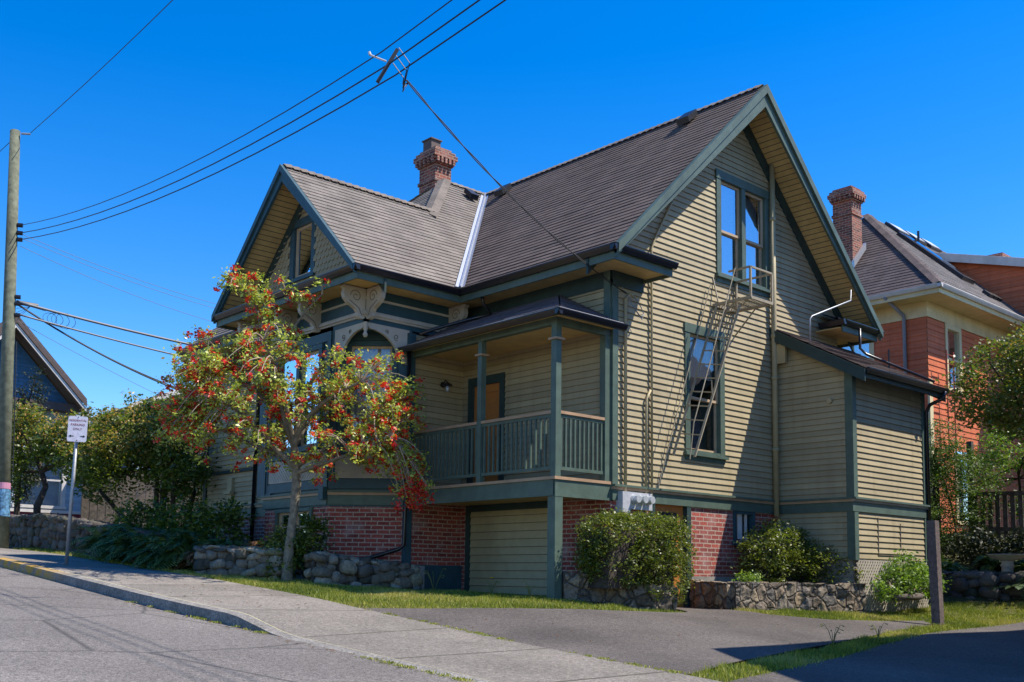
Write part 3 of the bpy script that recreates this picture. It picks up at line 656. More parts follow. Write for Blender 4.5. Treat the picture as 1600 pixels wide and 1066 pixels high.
gut(gm, (-2.79, 8.02), (-1.8, 8.02), (0, 1))
gm.each('gutter', M['gutter'], HOUSE)
# pent skirt roofs on gable returns
pr = MB()
coursed(pr, (-2.80, 0, 4.90), -Y, Vector((.92, 0, .39)), Vector((-.39, 0, .92)), [(-8.0, 0), (-3.1, 0), (-3.5, .62), (-7.6, .62)], (), .14, .02)
coursed(pr, (0, -.6, 4.90), X, Vector((0, .93, .37)), Vector((0, -.37, .93)), [(-.6, 0), (.86, 0), (.80, .6), (-.1, .6)], (), .14, .02)
coursed(pr, (0, -.6, 4.90), X, Vector((0, .93, .37)), Vector((0, -.37, .93)), [(6.05, 0), (7.5, 0), (7.3, .6), (6.15, .6)], (), .14, .02)
# --- roofs
L = sqrt(1+ts*ts); 
def roofplane(name, O, U, D, poly, mat, parent=HOUSE, hh=.142, slope=ts, t=.012):
    """D: horizontal inward direction; poly (u, horizontal run)"""
    Lq = sqrt(1+slope*slope); Vv = (Vector(D)+Z*slope)/Lq; Nn = (Z-Vector(D)*slope)/Lq
    mb = MB(); pp = [(p, q*Lq) for p, q in poly]; coursed(mb, Vector(O)+Nn*.02, U, Vv, Nn, pp, (), hh, t, seg=1.0, jit=.003)
    # underside board
    UU = Vector(U); O = Vector(O)
    bt = [O+UU*p+Vv*q*1.0-Nn*.05 for p, q in pp]; mb.face(bt[::-1])
    return mb.build(name, M[mat], parent)
RO = (-g, -g, ze)
rp = roofplane('roof', (-g, 0, ze), -Y, X, [(g, 0), (-yv, 0), (-yc, xm+g), (g, xm+g)], 'roof')
pr.build('skirt_roof', M['roofp'], rp)
roofplane('roof_slope', (2*xm+g, 0, ze), Y, -X, [(-g, 0), (YL, 0), (yc, xm+g), (-g, xm+g)], 'roof', rp)
roofplane('wing_roof_slope', (0, yv, ze), X, Y, [(-2.82, 0), (-g, 0), (xm, xm+g), (xh, xm+g), (xj, yw-yv), (-2.82, yw-yv)], 'roofl', rp)
roofplane('wing_roof_slope', (0, yw2, ze), -X, -Y, [(1.83, 0), (2.82, 0), (2.82, yw2-yw), (-xj-.0, yw2-yw)], 'roofl', rp)
hx = xh-(xm+g)
roofplane('hip_roof_slope', (hx, 0, ze), -Y, X, [(-YL, 0), (-3.3, 0), (-yc, xm+g), (-yc-.01, xm+g)], 'roofl', rp)
roofplane('rear_roof_slope', (0, YL, ze), -X, -Y, [(-7.4, 0), (-hx, 0), (-xh, xm+g), (-xm, xm+g)], 'roofl', rp, slope=(zr-ze)/(YL-yc)*1.0 if False else ts)
cp = MB()
def cap(a, b, w=.13):
    a, b = Vector(a), Vector(b); n = max(1, int((b-a).length/.16)); d = (b-a)/n; dn = d.normalized()
    sd = dn.cross(Z).normalized()
    for i in range(n):
        p, q = a+d*i+Z*.005, a+d*(i+1)+Z*.03
        dz = -.62*w/ .8 if abs(dn.z) < .3 else -.42*w
        for sg in (1, -1):
            A = [p+Z*.02, q+Z*.02, q+sd*sg*w+Z*(.02+dz), p+sd*sg*w+Z*(.02+dz)]
            if sg > 0: A = A[::-1]
            cp.face(A)
cap((xm, -g, zr+.035), (xm, yc, zr+.035)); cap((xh, yc, zr+.03), (xm, yc, zr+.03)); cap((-2.82, yw, zw+.035), (xj, yw, zw+.035)); cap((xj-.2, yw-.2, zw+.03-.19), (xh, yc, zr+.045), .16)
cp.build('ridge_cap', M['cap'], rp)
vf = MB(); va_, vb_ = Vector((-g-.02, yv-.02, ze+.06)), Vector((xm, yc, zr+.05)); dd = (vb_-va_)
for sx in (Vector((-.09, .02, .0)), ):
    n1 = Vector((-.10, .0, .0)); 
vf.face([va_+Vector((-.12, 0, .0)), va_, vb_, vb_+Vector((-.12, 0, .0))]); vf.face([va_, va_+Vector((0, -.12, .0)), vb_+Vector((0, -.12, .0)), vb_])
vf.beam(va_+Vector((-.02, -.02, .0)), vb_+Vector((-.02, -.02, 0)), .03, .05)
vf.build('valley_flashing', M['flash'], rp)
# rake boards (double moulding) + rake soffits
def rake(name, apex, foot, n, wallplane, mat, w=.30, depth=.05, parent=HOUSE):
    """apex/foot on the outer roof plane at its underside; n = outward horizontal normal"""
    apex, foot, n = Vector(apex), Vector(foot), Vector(n); d = (foot-apex).normalized(); dn = d.cross(n).normalized()
    if dn.z > 0: dn = -dn
    mb = MB(); plumb = -Z
    k = w/abs(dn.z)
    mb.prism([apex+n*0, foot, foot+plumb*k*.42, apex+plumb*k*.92], n*depth)
    mb.prism([apex+Z*.03, foot+Z*.03-d*0, foot+plumb*k*.30, apex+plumb*k*.33], n*(depth+.045))
    mb.build('rake_board', M[mat], parent)
    sm = MB(); back = -n*wallplane
    sm.prism([apex+plumb*.075, foot+plumb*.075, foot+plumb*.075+back, apex+plumb*.075+back], Z*.02)
    o = sm.build('rake_soffit', M['soffit'], parent)
    # board joints on soffit
    fm = MB(); Ln = (foot-apex).length; i = .25
    while i < Ln: q = apex+d*i+plumb*.078; fm.beam(q, q+back, .012, .008, dn); i += .11
    fm.build('soffit_joint', M['carve'], o)
    bm = MB(); bm.prism([apex+back*.99+plumb*.09, foot+back*.99+plumb*.09, foot+back*.99+plumb*.34, apex+back*.99+plumb*.38], n*.04); bm.build('rake_frieze', M['dgreen'], parent)
rake('r', (xm, -g, zr-.0), (-g, -g, ze), -Y, g, 'green'); rake('r', (xm, -g, zr-.0), (2*xm+g, -g, ze), -Y, g, 'green')
rake('r', (-2.80, yw, zw), (-2.80, yv, ze), -X, .60, 'blue', .22); rake('r', (-2.80, yw, zw), (-2.80, yw2, ze), -X, .60, 'blue', .22)
# annex roof
rp2 = roofplane('annex_roof', (0, -1.93, az(-1.93)), X, Y, [(ax0-.17, 0), (7.42, 0), (7.42, 1.93), (ax0-.17, 1.93)], 'roof', HOUSE, slope=.54)
mb = MB()
for x in (ax0-.20, 7.42): mb.prism([(x, 0, az(0)), (x, -1.93, az(-1.93)), (x, -1.93, az(-1.93)-.22), (x, 0, az(0)-.22)], X*.035)
mb.box(ax0-.165, 7.42, -1.90, -1.87, az(-1.93)-.14, az(-1.93)-.01); mb.each('annex_fascia', M['dgreen'], HOUSE)
mb = MB(); mb.prism([(ax0-.165, 0, az(0)-.10), (7.4, 0, az(0)-.10), (7.4, -1.87, az(-1.87)-.10), (ax0-.165, -1.87, az(-1.87)-.10)], Z*.015); mb.build('annex_soffit', M['dgreen'], HOUSE)
mb = MB(); mb.box(ax0-.16, ax0-.10, -.32, -.10, 3.85, 4.22); mb.build('vent_cover', M['trim_tan'], HOUSE)
mb = MB(); mb.tube([(ax0-.02, -1.15, 3.05), (ax0-.06, -1.15, 3.05)], .05, 16); mb.build('round_sensor', M['trim_tan'], HOUSE)
# hatch outline on annex base
mb = MB()
for (a, b_, c_, d_) in ((5.38, 5.39, .30, .98), (6.2, 6.21, .42, .9)): mb.box(a, b_, ay-.027, ay-.012, c_, d_)
mb.box(5.38, 6.21, ay-.027, ay-.012, .30, .31); mb.each('hatch_joint', M['carve'], HOUSE)
# lattice
mb = MB(); x = ax0-.1; yl = ay-.02
zlo, zhi = -.78, .2
for k in range(-12, 34):
    for sg in (1, -1):
        u = ax0+k*.085; 
        a = Vector((u, yl-.012*(sg > 0), zlo)); b_ = Vector((u+sg*(zhi-zlo)*.8, yl-.012*(sg > 0), zhi))
        lo, hi = ax0+.02, ax1-.05; t0, t1 = 0, 1; du = b_.x-a.x
        ta_, tb_ = sorted(((lo-a.x)/du, (hi-a.x)/du)); t0, t1 = max(0, ta_), min(1, tb_)
        if t1-t0 > .05: mb.beam(a.lerp(b_, t0), a.lerp(b_, t1), .035, .008, -Y)
mb.build('lattice_skirt', M['fret'], HOUSE)
# --- roof vents, chimney
for (x, y, nx) in ((3.0, 6.0, 1), (3.02, .82, 1)):
    v = MB(); z = ze+ts*(x+g); v.prism([(x-.12, y-.14, z-.02), (x-.12, y+.14, z-.02), (x+.14, y+.14, z+.2), (x+.14, y-.14, z+.2)], (-.05, 0, .10)); v.build('roof_vent', M['black'], rp)
v = MB(); x, y = 2.55, 6.6; z = ze+ts*(y-yv); v.prism([(x-.11, y-.12, z), (x+.11, y-.12, z), (x+.11, y+.12, z+.2), (x-.11, y+.12, z+.2)], (0, -.05, .1)); v.build('roof_vent', M['black'], rp)
def chimney(parent, x0, x1, y0, y1, z0, z1, mat='cbrick', steps=((.0, .0),), pot=True):
    mb = MB(); mb.box(x0, x1, y0, y1, z0, z1-.42); e = .03
    mb.box(x0-e, x1+e, y0-e, y1+e, z1-.86, z1-.78); 
    for i, (k, a, b_) in enumerate(((.04, .42, .34), (.075, .34, .27), (.11, .27, .16), (.07, .16, .08), (.0, .08, 0))): mb.box(x0-k, x1+k, y0-k, y1+k, z1-a, z1-b_)
    d = MB(); n = 5
    ch = mb.build('chimney', M[mat], parent)
    for i in range(n):
        fx = x0-.03+(x1-x0+.0)*i/(n-1); fy = y0-.03+(y1-y0)*i/(n-1)
        d.box(fx, fx+.06, y0-.115, y0-.07, z1-.40, z1-.27); d.box(x0-.115, x0-.07, fy, fy+.06, z1-.40, z1-.27)
    d.each('dentil', M['cbrick'], ch)
    if pot:
        p = MB(); cx, cy = x0+.16, (y0+y1)/2+.05
        p.box(cx-.14, cx+.14, cy-.16, cy+.16, z1, z1+.24); p.box(cx-.17, cx+.17, cy-.19, cy+.19, z1+.24, z1+.27); p.build('flue_cap', M['browntrim'], ch)
    return ch
chimney(rp, 2.60, 3.08, 7.98, 8.60, 7.0, 10.02)
# --- brackets
def bracket(corner, out, side, s=1.0):
    """scroll bracket in the plane spanned by out and -Z; thickness along side"""
    c = Vector(corner); out = Vector(out); side = Vector(side)
    prof = [(0, 0), (.40, 0), (.42, -.03), (.37, -.07), (.39, -.14), (.37, -.22), (.31, -.29), (.24, -.33), (.17, -.37), (.13, -.43), (.13, -.49), (.09, -.53), (.03, -.53), (0, -.50)]
    mb = MB(); mb.prism([c+out*p*s*1.15+Z*q*s-side*.045 for p, q in prof], side*.09); o = mb.build('bracket', M['fret'], HOUSE)
    sp_ = MB()
    for f in (-1, 1):
        pts = []
        for i in range(26):
            a = i*.36; r = .115*s*(1-i/30); pts.append(c+out*(.20*s+r*cos(a))+Z*(-.16*s+r*sin(a))+side*f*.046)
        sp_.tube(pts, .007, 5); pts = [c+out*s*1.1*p+Z*s*q+side*f*.046 for p, q in ((.30, -.25), (.2, -.31), (.12, -.36), (.09, -.44), (.06, -.48))]; sp_.tube(pts, .007, 5)
    sp_.build('scroll_carving', M['carve'], o)
for c, o_, s_ in (((-2.2, 3.72, 4.72), -X, Y), ((-2.15, 3.67, 4.72), -Y, X), ((-2.2, 5.13, 4.72), -X, Y), ((-2.2, 5.96, 4.72), -X, Y), ((-2.2, 7.35, 4.72), -X, Y), ((-.33, 3.67, 4.72), -Y, X)):
    bracket(c, o_, s_)
# fretwork of the cut-away corner
def fret(O, U, Nn):
    O, U, Nn = Vector(O), Vector(U), Vector(Nn)  # u from corner (0) to 1.0 ; v down from 4.10
    arch = []
    for i in range(10):
        a = i/9*pi/2; arch.append((.10+.62*sin(a), -.10-.48*(1-cos(a))))
    poly = [(0, 0), (1.0, 0), (1.0, -.60), (.93, -.62), (.84, -.60), (.80, -.53), (.76, -.52)]+arch[::-1][1:]+[(.05, -.06), (.02, -.14), (0, -.14)]
    mb = MB(); mb.prism([O+U*u+Z*(v) for u, v in poly], Nn*-.05); o = mb.build('arch_fretwork', M['fret'], HOUSE)
    sp_ = MB(); 
    for (cu, cv, r0, dr) in ((.86, -.44, .11, 1), (.66, -.17, .06, -1), (.45, -.10, .04, 1)):
        pts = []
        for i in range(24): a = -1.2+dr*i*.36; r = r0*(1-i/28); pts.append(O+U*(cu+r*cos(a))+Z*(cv+r*sin(a))+Nn*.003)
        sp_.tube(pts, .007, 5)
    sp_.build('scroll_carving', M['carve'], o)
fret((-2.2, 3.67, 4.15), Y, -X); fret((-2.2, 3.67, 4.15), X, -Y)
mb = MB(); mb.lathe((-2.18, 3.69, 3.88), [(0, 0), (.03, .01), (.045, .05), (.03, .09), (.02, .11), (.04, .14), (.04, .27)], 14); mb.build('drop_pendant', M['fret'], HOUSE, True)
mb = MB(); mb.prism([BA+Z*3.96, BB+Z*3.96, BB+Z*4.10, BA+Z*4.10], (.05, .05, 0)); mb.prism([(-2.2, 3.69, 4.12), (-1.2, 3.69, 4.12), (-2.18, 4.67, 4.12)], Z*.02); mb.build('bay_head_soffit', M['rail'], HOUSE)

# --- porch
PX, PG = -1.23, -1.43
mb = MB(); mb.box(PX-.03, -.02, -.02, 3.63, ZD-.045, ZD); mb.build('deck', M['rail'], HOUSE)
mb = MB(); mb.box(PX, PX+.04, .02, 3.6, ZD-.29, ZD-.046); mb.box(PX, .05, -.0, .04, ZD-.30, ZD-.046); mb.each('deck_fascia', M['green'], HOUSE)
mb = MB(); mb.box(PX+.04, -.03, .04, 3.63, ZD-.24, ZD-.22); mb.build('deck_ceiling', M['soffit'], HOUSE)
def post(x, y, z0, z1, s=.11, capz=None, mat='green'):
    mb = MB(); mb.box(x, x+s, y, y+s, z0, z1); o = mb.build('porch_post', M[mat], HOUSE)
    if capz: c_ = MB(); c_.box(x-.035, x+s+.035, y-.035, y+s+.035, capz, capz+.03); c_.build('post_collar', M['rail'], o)
post(PX+.004, .004, ZD, 3.658, .11, 3.42); post(PX+.004, 1.73, ZD, 3.658, .10, 3.42); post(-.135, .004, ZD, 3.658, .12); post(PX+.004, .004, -.62, ZD-.302, .16)
# railings
def railing(a, b, n):
    a, b = Vector(a), Vector(b); mb = MB(); mb.beam(a+Z*(ZD+.98), b+Z*(ZD+.98), .085, .045); o = mb.build('railing', M['rail'], HOUSE)
    q = MB(); q.beam(a+Z*(ZD+.93), b+Z*(ZD+.93), .04, .05); q.beam(a+Z*(ZD+.13), b+Z*(ZD+.13), .045, .05); q.each('rail_bar', M['green'], o)
    for i in range(n):
        p = a.lerp(b, (i+.5)/n); s_ = MB(); s_.box(p.x-.016, p.x+.016, p.y-.016, p.y+.016, ZD+.155, ZD+.905); s_.build('baluster', M['green'], o)
railing((PX+.05, .11, 0), (PX+.05, 1.73, 0), 15); railing((PX+.05, 1.83, 0), (PX+.05, 3.55, 0), 16); railing((PX+.11, .05, 0), (-.13, .05, 0), 10)
# porch roof: hipped low slope, eave z 3.713..; rises to wall x=0
zp = 3.79; psl = .5
def pz(x): return zp+psl*(x-PG)
pm = roofplane('porch_roof', (PG, 0, zp), -Y, X, [(.27, 0), (-3.62, 0), (-4.1, 1.43), (-1.2, 1.43)], 'roofp', HOUSE, .12, .52)
roofplane('porch_hip_slope', (0, -.27, zp), X, Y, [(PG, 0), (.02, 0), (.02, 1.45), (.0, 1.45)], 'roofp', pm, .12, .52)
mb = MB(); gut(mb, (PG, -.33), (PG, 3.65), (-1, 0), zp-.08, .9); gut(mb, (PG-.09, -.25), (.02, -.25), (0, -1), zp-.08, .9); mb.each('porch_gutter', M['gutter'], pm)
mb = MB(); mb.beam((PG+.02, -.25, zp+.035), (PG+.02, 3.6, zp+.035), .05, .02); mb.beam((PG, -.24, zp+.035), (0, -.24, zp+.035), .04, .02); mb.each('drip_edge', M['whitet'], pm)
mb = MB(); mb.box(PX-.0, PX+.1, .0, 3.65, zp-.13, zp-.02); mb.box(PX+.1, -.02, .0, .1, zp-.131, zp-.021); mb.each('porch_beam', M['green'], HOUSE); mb = MB(); mb.box(PG+.03, 0, -.2, 3.66, zp-.02, zp-.005); mb.build('porch_ceiling', M['soffit'], HOUSE)
# porch door
mb = MB(); 
for b_ in ((-.04, .03, 2.50, 2.62, ZD, 3.42), (-.04, .03, 3.34, 3.48, ZD, 3.42), (-.04, .03, 2.62, 3.34, 3.26, 3.42)): mb.box(*b_)
pdr = mb.build('porch_door_frame', M['dgreen'], HOUSE)
mb = MB(); mb.box(.0, .04, 2.62, 2.72, ZD, 3.26); mb.box(0, .04, 3.24, 3.34, ZD, 3.26); mb.box(0, .04, 2.72, 3.24, ZD, 2.2); mb.box(0, .04, 2.72, 3.24, 3.12, 3.26); mb.box(.02, .03, 2.72, 3.24, 2.2, 3.12); mb.build('porch_door', M['orange'], pdr, label='varnished orange wooden door')
# lantern
LO = Vector((-.50, 3.67, 3.28)); mb = MB(); mb.tube([LO, LO-Y*.03], .05, 12); mb.tube([LO-Y*.02+Z*.0, LO-Y*.10+Z*.07, LO-Y*.16+Z*.03], .012, 6); c_ = LO-Y*.16-Z*.02
mb.lathe(c_, [(0, .06), (.09, .0), (.095, -.02), (.04, -.03)], 14); o = mb.build('porch_lantern', M['black'], HOUSE)
mb = MB(); mb.lathe(c_-Z*.13, [(0, 0), (.028, .01), (.035, .05), (.032, .10), (0, .11)], 12); mb.build('lamp_glass', M['porcelain'], o, True)
# garage door with frame
mb = MB(); mb.box(-.05, .05, 3.38, 3.48, -.6, 1.12); mb.box(-.05, .05, 1.22, 1.32, -.6, 1.12); mb.box(-.05, .05, 1.32, 3.38, .98, 1.11); gf = mb.build('garage_frame', M['dgreen'], HOUSE)
mb = MB(); coursed(mb, (.0, 0, 0), -Y, Z, -X, [(-3.38, -.6), (-1.32, -.6), (-1.32, .98), (-3.38, .98)], (), .135, .022); gdo = mb.build('garage_door', M['trim_tan'], gf, label='tan wooden garage door of wide horizontal boards')
mb = MB()
for k in range(1, 12): mb.box(-.0245, -.02, 1.33, 3.37, -.6+k*.135-.004, -.6+k*.135+.004)
mb.build('board_joint', M['carve'], gdo)
# basement door in gable wall
mb = MB(); mb.box(1.87, 1.98, -.03, .2, -.7, 1.1); mb.box(.95, 1.87, -.03, .2, 1.06, 1.1); mb.box(.95, 1.04, -.03, .2, -.7, 1.06); df = mb.build('basement_door_frame', M['dgreen'], HOUSE)
mb = MB(); mb.box(1.04, 1.87, .06, .1, -.68, 1.06); bd = mb.build('basement_door', M['orange'], df, label='orange brown basement door')
mb = MB(); mb.box(1.2, 1.7, .045, .06, .55, .93); mb.build('door_glass', M['black'], bd)
# small basement window
mb = MB()
for b_ in ((3.20, 3.27, -.02, .15, .5, 1.07), (3.79, 3.86, -.02, .15, .5, 1.07), (3.27, 3.79, -.02, .15, 1.0, 1.07), (3.16, 3.9, -.06, .15, .44, .51)): mb.box(*b_)
bw = mb.build('basement_window', M['blue'], HOUSE)
mb = MB(); mb.box(3.40, 3.45, .03, .06, .51, 1.0); mb.box(3.62, 3.67, .03, .06, .51, 1.0); mb.box(3.46, 3.52, .03, .06, .51, 1.0); mb.build('sash', M['whitet'], bw); mb = MB(); mb.box(3.27, 3.79, .08, .09, .5, 1.0); mb.build('glass', M['black'], bw)
# --- pipes on gable wall
mb = MB(); xv = 4.43; mb.tube([(xv, -.09, 1.0), (xv, -.09, 7.72)], .052, 12)
for z in (2.2, 3.55, 4.35, 6.6): mb.tube([(xv, -.09, z), (xv, -.09, z+.07)], .064, 12)
mb.build('vent_pipe', M['trim_tan'], HOUSE, True)
mb = MB(); mb.tube([(.93, -.05, 1.15), (.93, -.05, 5.3), (1.05, -.05, 5.55), (1.42, -.05, 6.15), (1.5, -.05, 6.25)], .02, 8); mb.tube([(.90, -.05, 2.9), (.80, -.05, 2.75), (.78, -.05, 1.2)], .022, 8); mb.tube([(.27, -.06, 1.15), (.27, -.06, 4.3), (.34, -.10, 4.4), (.42, -.10, 4.36)], .027, 8)
cn = mb.build('electrical_conduit', M['trim_tan'], HOUSE, True)
mb = MB()
z = 1.6
while z < 5: mb.box(.885, .9, -.035, -.02, z, z+.03); mb.box(.225, .24, -.035, -.02, z, z+.03); z += .32
mb.build('pipe_strap', M['zinc'], cn)
mb = MB()
for k in range(3):
    pts = [(.24, -.12, 4.36), (.30+.02*k, -.18, 4.18-.02*k), (.45+.03*k, -.2, 4.05-.03*k), (.60, -.16, 4.10), (.55, -.14, 4.22), (.42, -.12, 4.35)]
    mb.tube(pts, .007, 5)
mb.build('service_loop', M['cableg'], HOUSE)
mb = MB(); mb.box(.12, .30, -.14, .0, .85, 1.19); mb.box(.30, .86, -.12, .0, .92, 1.19); me_ = mb.build('meter_box', M['meter'], HOUSE)
for k in range(3):
    mb = MB(); x = .40+k*.17; mb.tube([(x, -.12, 1.08), (x, -.17, 1.08)], .075, 16); mb.tube([(x, -.17, 1.08), (x, -.235, 1.08)], .06, 16); mb.build('meter', M['porcelain'], me_, False)
# black drain pipes
mb = MB()
mb.tube([(-.50, 2.62, 4.80), (-.45, 2.62, 4.6), (-.25, 2.62, 4.44), (-.50, 3.0, 4.36), (-.95, 3.35, 4.18), (-1.2, 3.45, 4.06)], .032, 8); mb.each('downspout', M['gutter'], HOUSE, True)
mb = MB(); mb.tube([(-1.36, 3.52, 3.72), (-1.36, 3.55, .35), (-1.42, 3.62, .28), (-2.25, 4.5, -.10), (-2.6, 5.0, -.16)], .036, 8)
mb.each('downspout', M['gutter'], HOUSE, True)
mb = MB(); mb.tube([(-1.80, 8.6, 4.8), (-1.45, 8.8, 4.4), (-1.33, 8.85, 4.2), (-1.33, 8.95, .1)], .045, 8); mb.each('downspout', M['gutter'], HOUSE, True)
mb = MB(); mb.tube([(6.55, -.66, 4.80), (6.55, -.66, 4.40), (6.62, -.75, 4.28), (7.28, -1.80, 3.68)], .028, 8); mb.tube([(7.32, -1.98, 3.48), (7.32, -1.95, 3.35), (7.26, -1.7, 3.24), (7.27, -1.62, 3.1), (7.27, -1.62, -.2)], .036, 8)
mb.each('downspout', M['gutter'], HOUSE, True)
mb = MB(); mb.tube([(6.85, -1.1, 3.9), (6.85, -1.1, 4.35)], .018, 8); mb.build('vent_stack', M['gutter'], HOUSE)
mb = MB(); mb.tube([(4.68, -.7, 4.18), (4.68, -.7, 4.65), (4.75, -.7, 4.72), (6.15, -.7, 5.28), (6.17, -.7, 5.5)], .015, 8)
mb.build('mast_pipe', M['zinc'], HOUSE, True)
mb = MB(); mb.box(-1.40, -1.3, 9.85, 10.15, 1.55, 1.62); mb.box(-1.34, -1.25, 9.9, 10.1, 1.45, 1.9); mb.build('wall_vent_hood', M['trim_tan'], HOUSE)
# bay utility box
mb = MB(); mb.box(-2.32, -2.22, 4.66, 4.82, 1.14, 1.36); mb.build('junction_box', M['blue'], HOUSE)
# --- fire escape
FE = MB(); x0, x1, yo, zf = 2.66, 3.30, -.80, 4.66
fl = MB(); 
for a, b_ in (((x0, 0, zf), (x0, yo, zf)), ((x1, 0, zf), (x1, yo, zf)), ((x0, yo, zf), (x1, yo, zf)), ((x0, -.03, zf), (x1, -.03, zf))): fl.beam(a, b_, .04, .05)
for i in range(1, 9): xx = x0+(x1-x0)*i/9; fl.beam((xx, 0, zf+.02), (xx, yo, zf+.02), .022, .01)
fe = fl.build('fire_escape_platform', M['iron'], HOUSE)
gd = MB()
for p in ((x0, yo), (x1, yo), (x1, -.05)): gd.beam((*p, zf), (*p, zf+.54), .035, .035, X)
for a, b_ in (((x0, yo, zf+.54), (x1, yo, zf+.54)), ((x1, yo, zf+.54), (x1, 0, zf+.54)), ((x0, yo, zf+.54), (x0, -.35, zf+.54))): gd.beam(a, b_, .035, .03)
gd.tube([(x0, -.0, 5.2), (x0, -.12, 4.7)], .014, 6); gd.tube([(x1, -.0, 4.2), (x1, yo*.6, zf)], .014, 6); gd.tube([(x0, 0, 4.2), (x0, yo*.6, zf)], .014, 6); gd.tube([(x0, yo, zf), (x1, -.02, zf)], .01, 5)
gd.build('guard_rail', M['iron'], fe)
ld = MB(); A1, B1 = Vector((2.65, -.10, 4.66)), Vector((1.42, -.10, 1.87)); A2, B2 = Vector((2.62, -.60, 4.55)), Vector((1.34, -.60, 1.80))
ld.beam(A1, B1, .018, .045, Y); ld.beam(A2, B2, .018, .045, Y)
n = 11
for i in range(n): t_ = (i+.5)/n; ld.beam(A1.lerp(B1, t_), A2.lerp(B2, t_), .022, .022)
ld.tube([(2.47, -.62, 5.17), (2.30, -.62, 4.75), (1.30, -.62, 2.35), (1.22, -.6, 1.75)], .011, 6); ld.tube([(2.5, -.08, 5.0), (1.55, -.08, 2.6), (1.1, -.05, 1.35)], .010, 6)
for t_ in (.35, .62): q = A2.lerp(B2, t_); ld.tube([q, q+Vector((-.02, 0, .28))], .01, 5)
ld.build('ladder', M['iron'], fe)

# ================================================================== STONE WORK
def stones(parent, name, pts, mat, seed=0):
    """irregular stones: (centre, (rx, ry, rz)) -> one mesh"""
    rr = random.Random(seed); mb = MB()
    for c, r in pts:
        tone = rr.random(); c = Vector(c); base = len(mb.v); rot = Matrix.Rotation(rr.uniform(-.28, .28), 3, 'X') @ Matrix.Rotation(rr.uniform(-.28, .28), 3, 'Y') @ Matrix.Rotation(rr.uniform(-.25, .25), 3, 'Z'); n, mrows = 10, 6; ph = rr.random()*9; sq = rr.uniform(.42, .8)
        amp = [rr.uniform(.68, 1.18) for _ in range(n)]
        for i in range(mrows+1):
            th = -pi/2+pi*i/mrows
            for k in range(n):
                a = 2*pi*k/n+ph; ct = abs(cos(th))**sq; rx = amp[k]*(1+rr.uniform(-.05, .05))
                sx = math.copysign(abs(cos(a))**sq, cos(a)); sy = math.copysign(abs(sin(a))**sq, sin(a)); sz = math.copysign(abs(sin(th))**sq, sin(th))
                q_ = rot @ Vector((r[0]*rx*ct*sx*(1+rr.uniform(-.07, .07)), r[1]*rx*ct*sy*(1+rr.uniform(-.07, .07)), r[2]*sz*(1+rr.uniform(-.12, .12)))); mb.v.append(tuple(c+q_))
        for i in range(mrows):
            for k in range(n): k2 = (k+1) % n; mb.f.append((base+i*n+k, base+i*n+k2, base+(i+1)*n+k2, base+(i+1)*n+k)); mb.uv += [(tone, tone)]*4
    return mb.build(name, mat, parent, True)
def wallrun(name, label, A, B, topz, botz, thick, mat, sz=(.14, .10), seed=1, core=True, group=None, cap=False, mort='mortarm', loose=0):
    """rubble wall from A to B (x,y); faces both sides and top covered with fitted stones"""
    A, B = Vector((*A, 0)), Vector((*B, 0)); d = (B-A); L_ = d.length; d.normalize(); nrm = Vector((d.y, -d.x, 0))
    t_ = thing(name, label, 'stone wall', (A.x, A.y, botz(0)), group); rr = random.Random(seed)
    P = []; u = 0
    while u < L_:
        z = botz(u/L_)-.05; col = rr.uniform(sz[0]*.8, sz[0]*1.5)
        while z < topz(min(1, u/L_))-.03:
            hh = rr.uniform(sz[1]*.7, sz[1]*1.6); ww = col*rr.uniform(.75, 1.15)
            hh = min(hh, max(.04, topz(u/L_)-z))
            for off in ((thick/2-.05) , -(thick/2-.05)):
                c = A+d*(u+col/2+rr.uniform(-.05, .05))+nrm*(off+rr.uniform(-.015, .015)*(1+loose*3))+Z*(z+hh/2)
                P.append((c, ((abs(d.x)*ww*.56+abs(d.y)*.10+.01), (abs(d.y)*ww*.56+abs(d.x)*.10+.01), hh*.55)))
            z += hh*.97
        for off in (-thick*.25, 0, thick*.25):
            c = A+d*(u+col/2)+nrm*(off+rr.uniform(-.03, .03))+Z*(topz(u/L_)-.02); P.append((c, (col*.5, col*.5, .055)))
        u += col*.95
    stones(t_, 'stones', P, M[mat], seed)
    if core:
        mb = MB(); n = max(1, int(L_/1.0))
        for i in range(n):
            p, q = A+d*(L_*i/n), A+d*(L_*(i+1)/n); o = nrm*(thick/2-.055)
            za, zb = botz(i/n)-.3, topz((i+.5)/n)-.035
            mb.prism([p-o+Z*za, q-o+Z*za, q+o+Z*za, p+o+Z*za], Z*(zb-za))
        mb.build('mortar', M[mort], t_)
    return t_
wallrun('rubble_wall', 'dry stacked grey rubble wall left of the flowering tree, below the rusty ferns', (-3.95, 5.7), (-3.30, 4.42), lambda f: .26-.04*f, lambda f: -.22-.08*f, .34, 'stone', (.17, .125), 3, mort='stoned', loose=1)
wallrun('rubble_wall', 'dry stacked grey rubble wall right of the flowering tree, ending at the concrete pier', (-3.08, 3.72), (-1.35, 3.45), lambda f: .16-.18*f, lambda f: -.34-.09*f, .36, 'stone', (.18, .13), 5, mort='stoned', loose=1)
wallrun('boundary_wall', 'long dark rubble wall along the uphill sidewalk behind the sign post', (-3.9, 7.6), (-3.9, 30), lambda f: .52+.42*min(1, f*4)+.5*f, lambda f: -.05+1.1*f, .35, 'stoned', (.24, .16), 14)
wallrun('rockery_wall', 'low dark mossy stone edging below the fence and the bird bath', (7.9, .6), (9.9, -3.6), lambda f: .02, lambda f: -.75, .5, 'stoned', (.28, .17), 15, mort='soil')
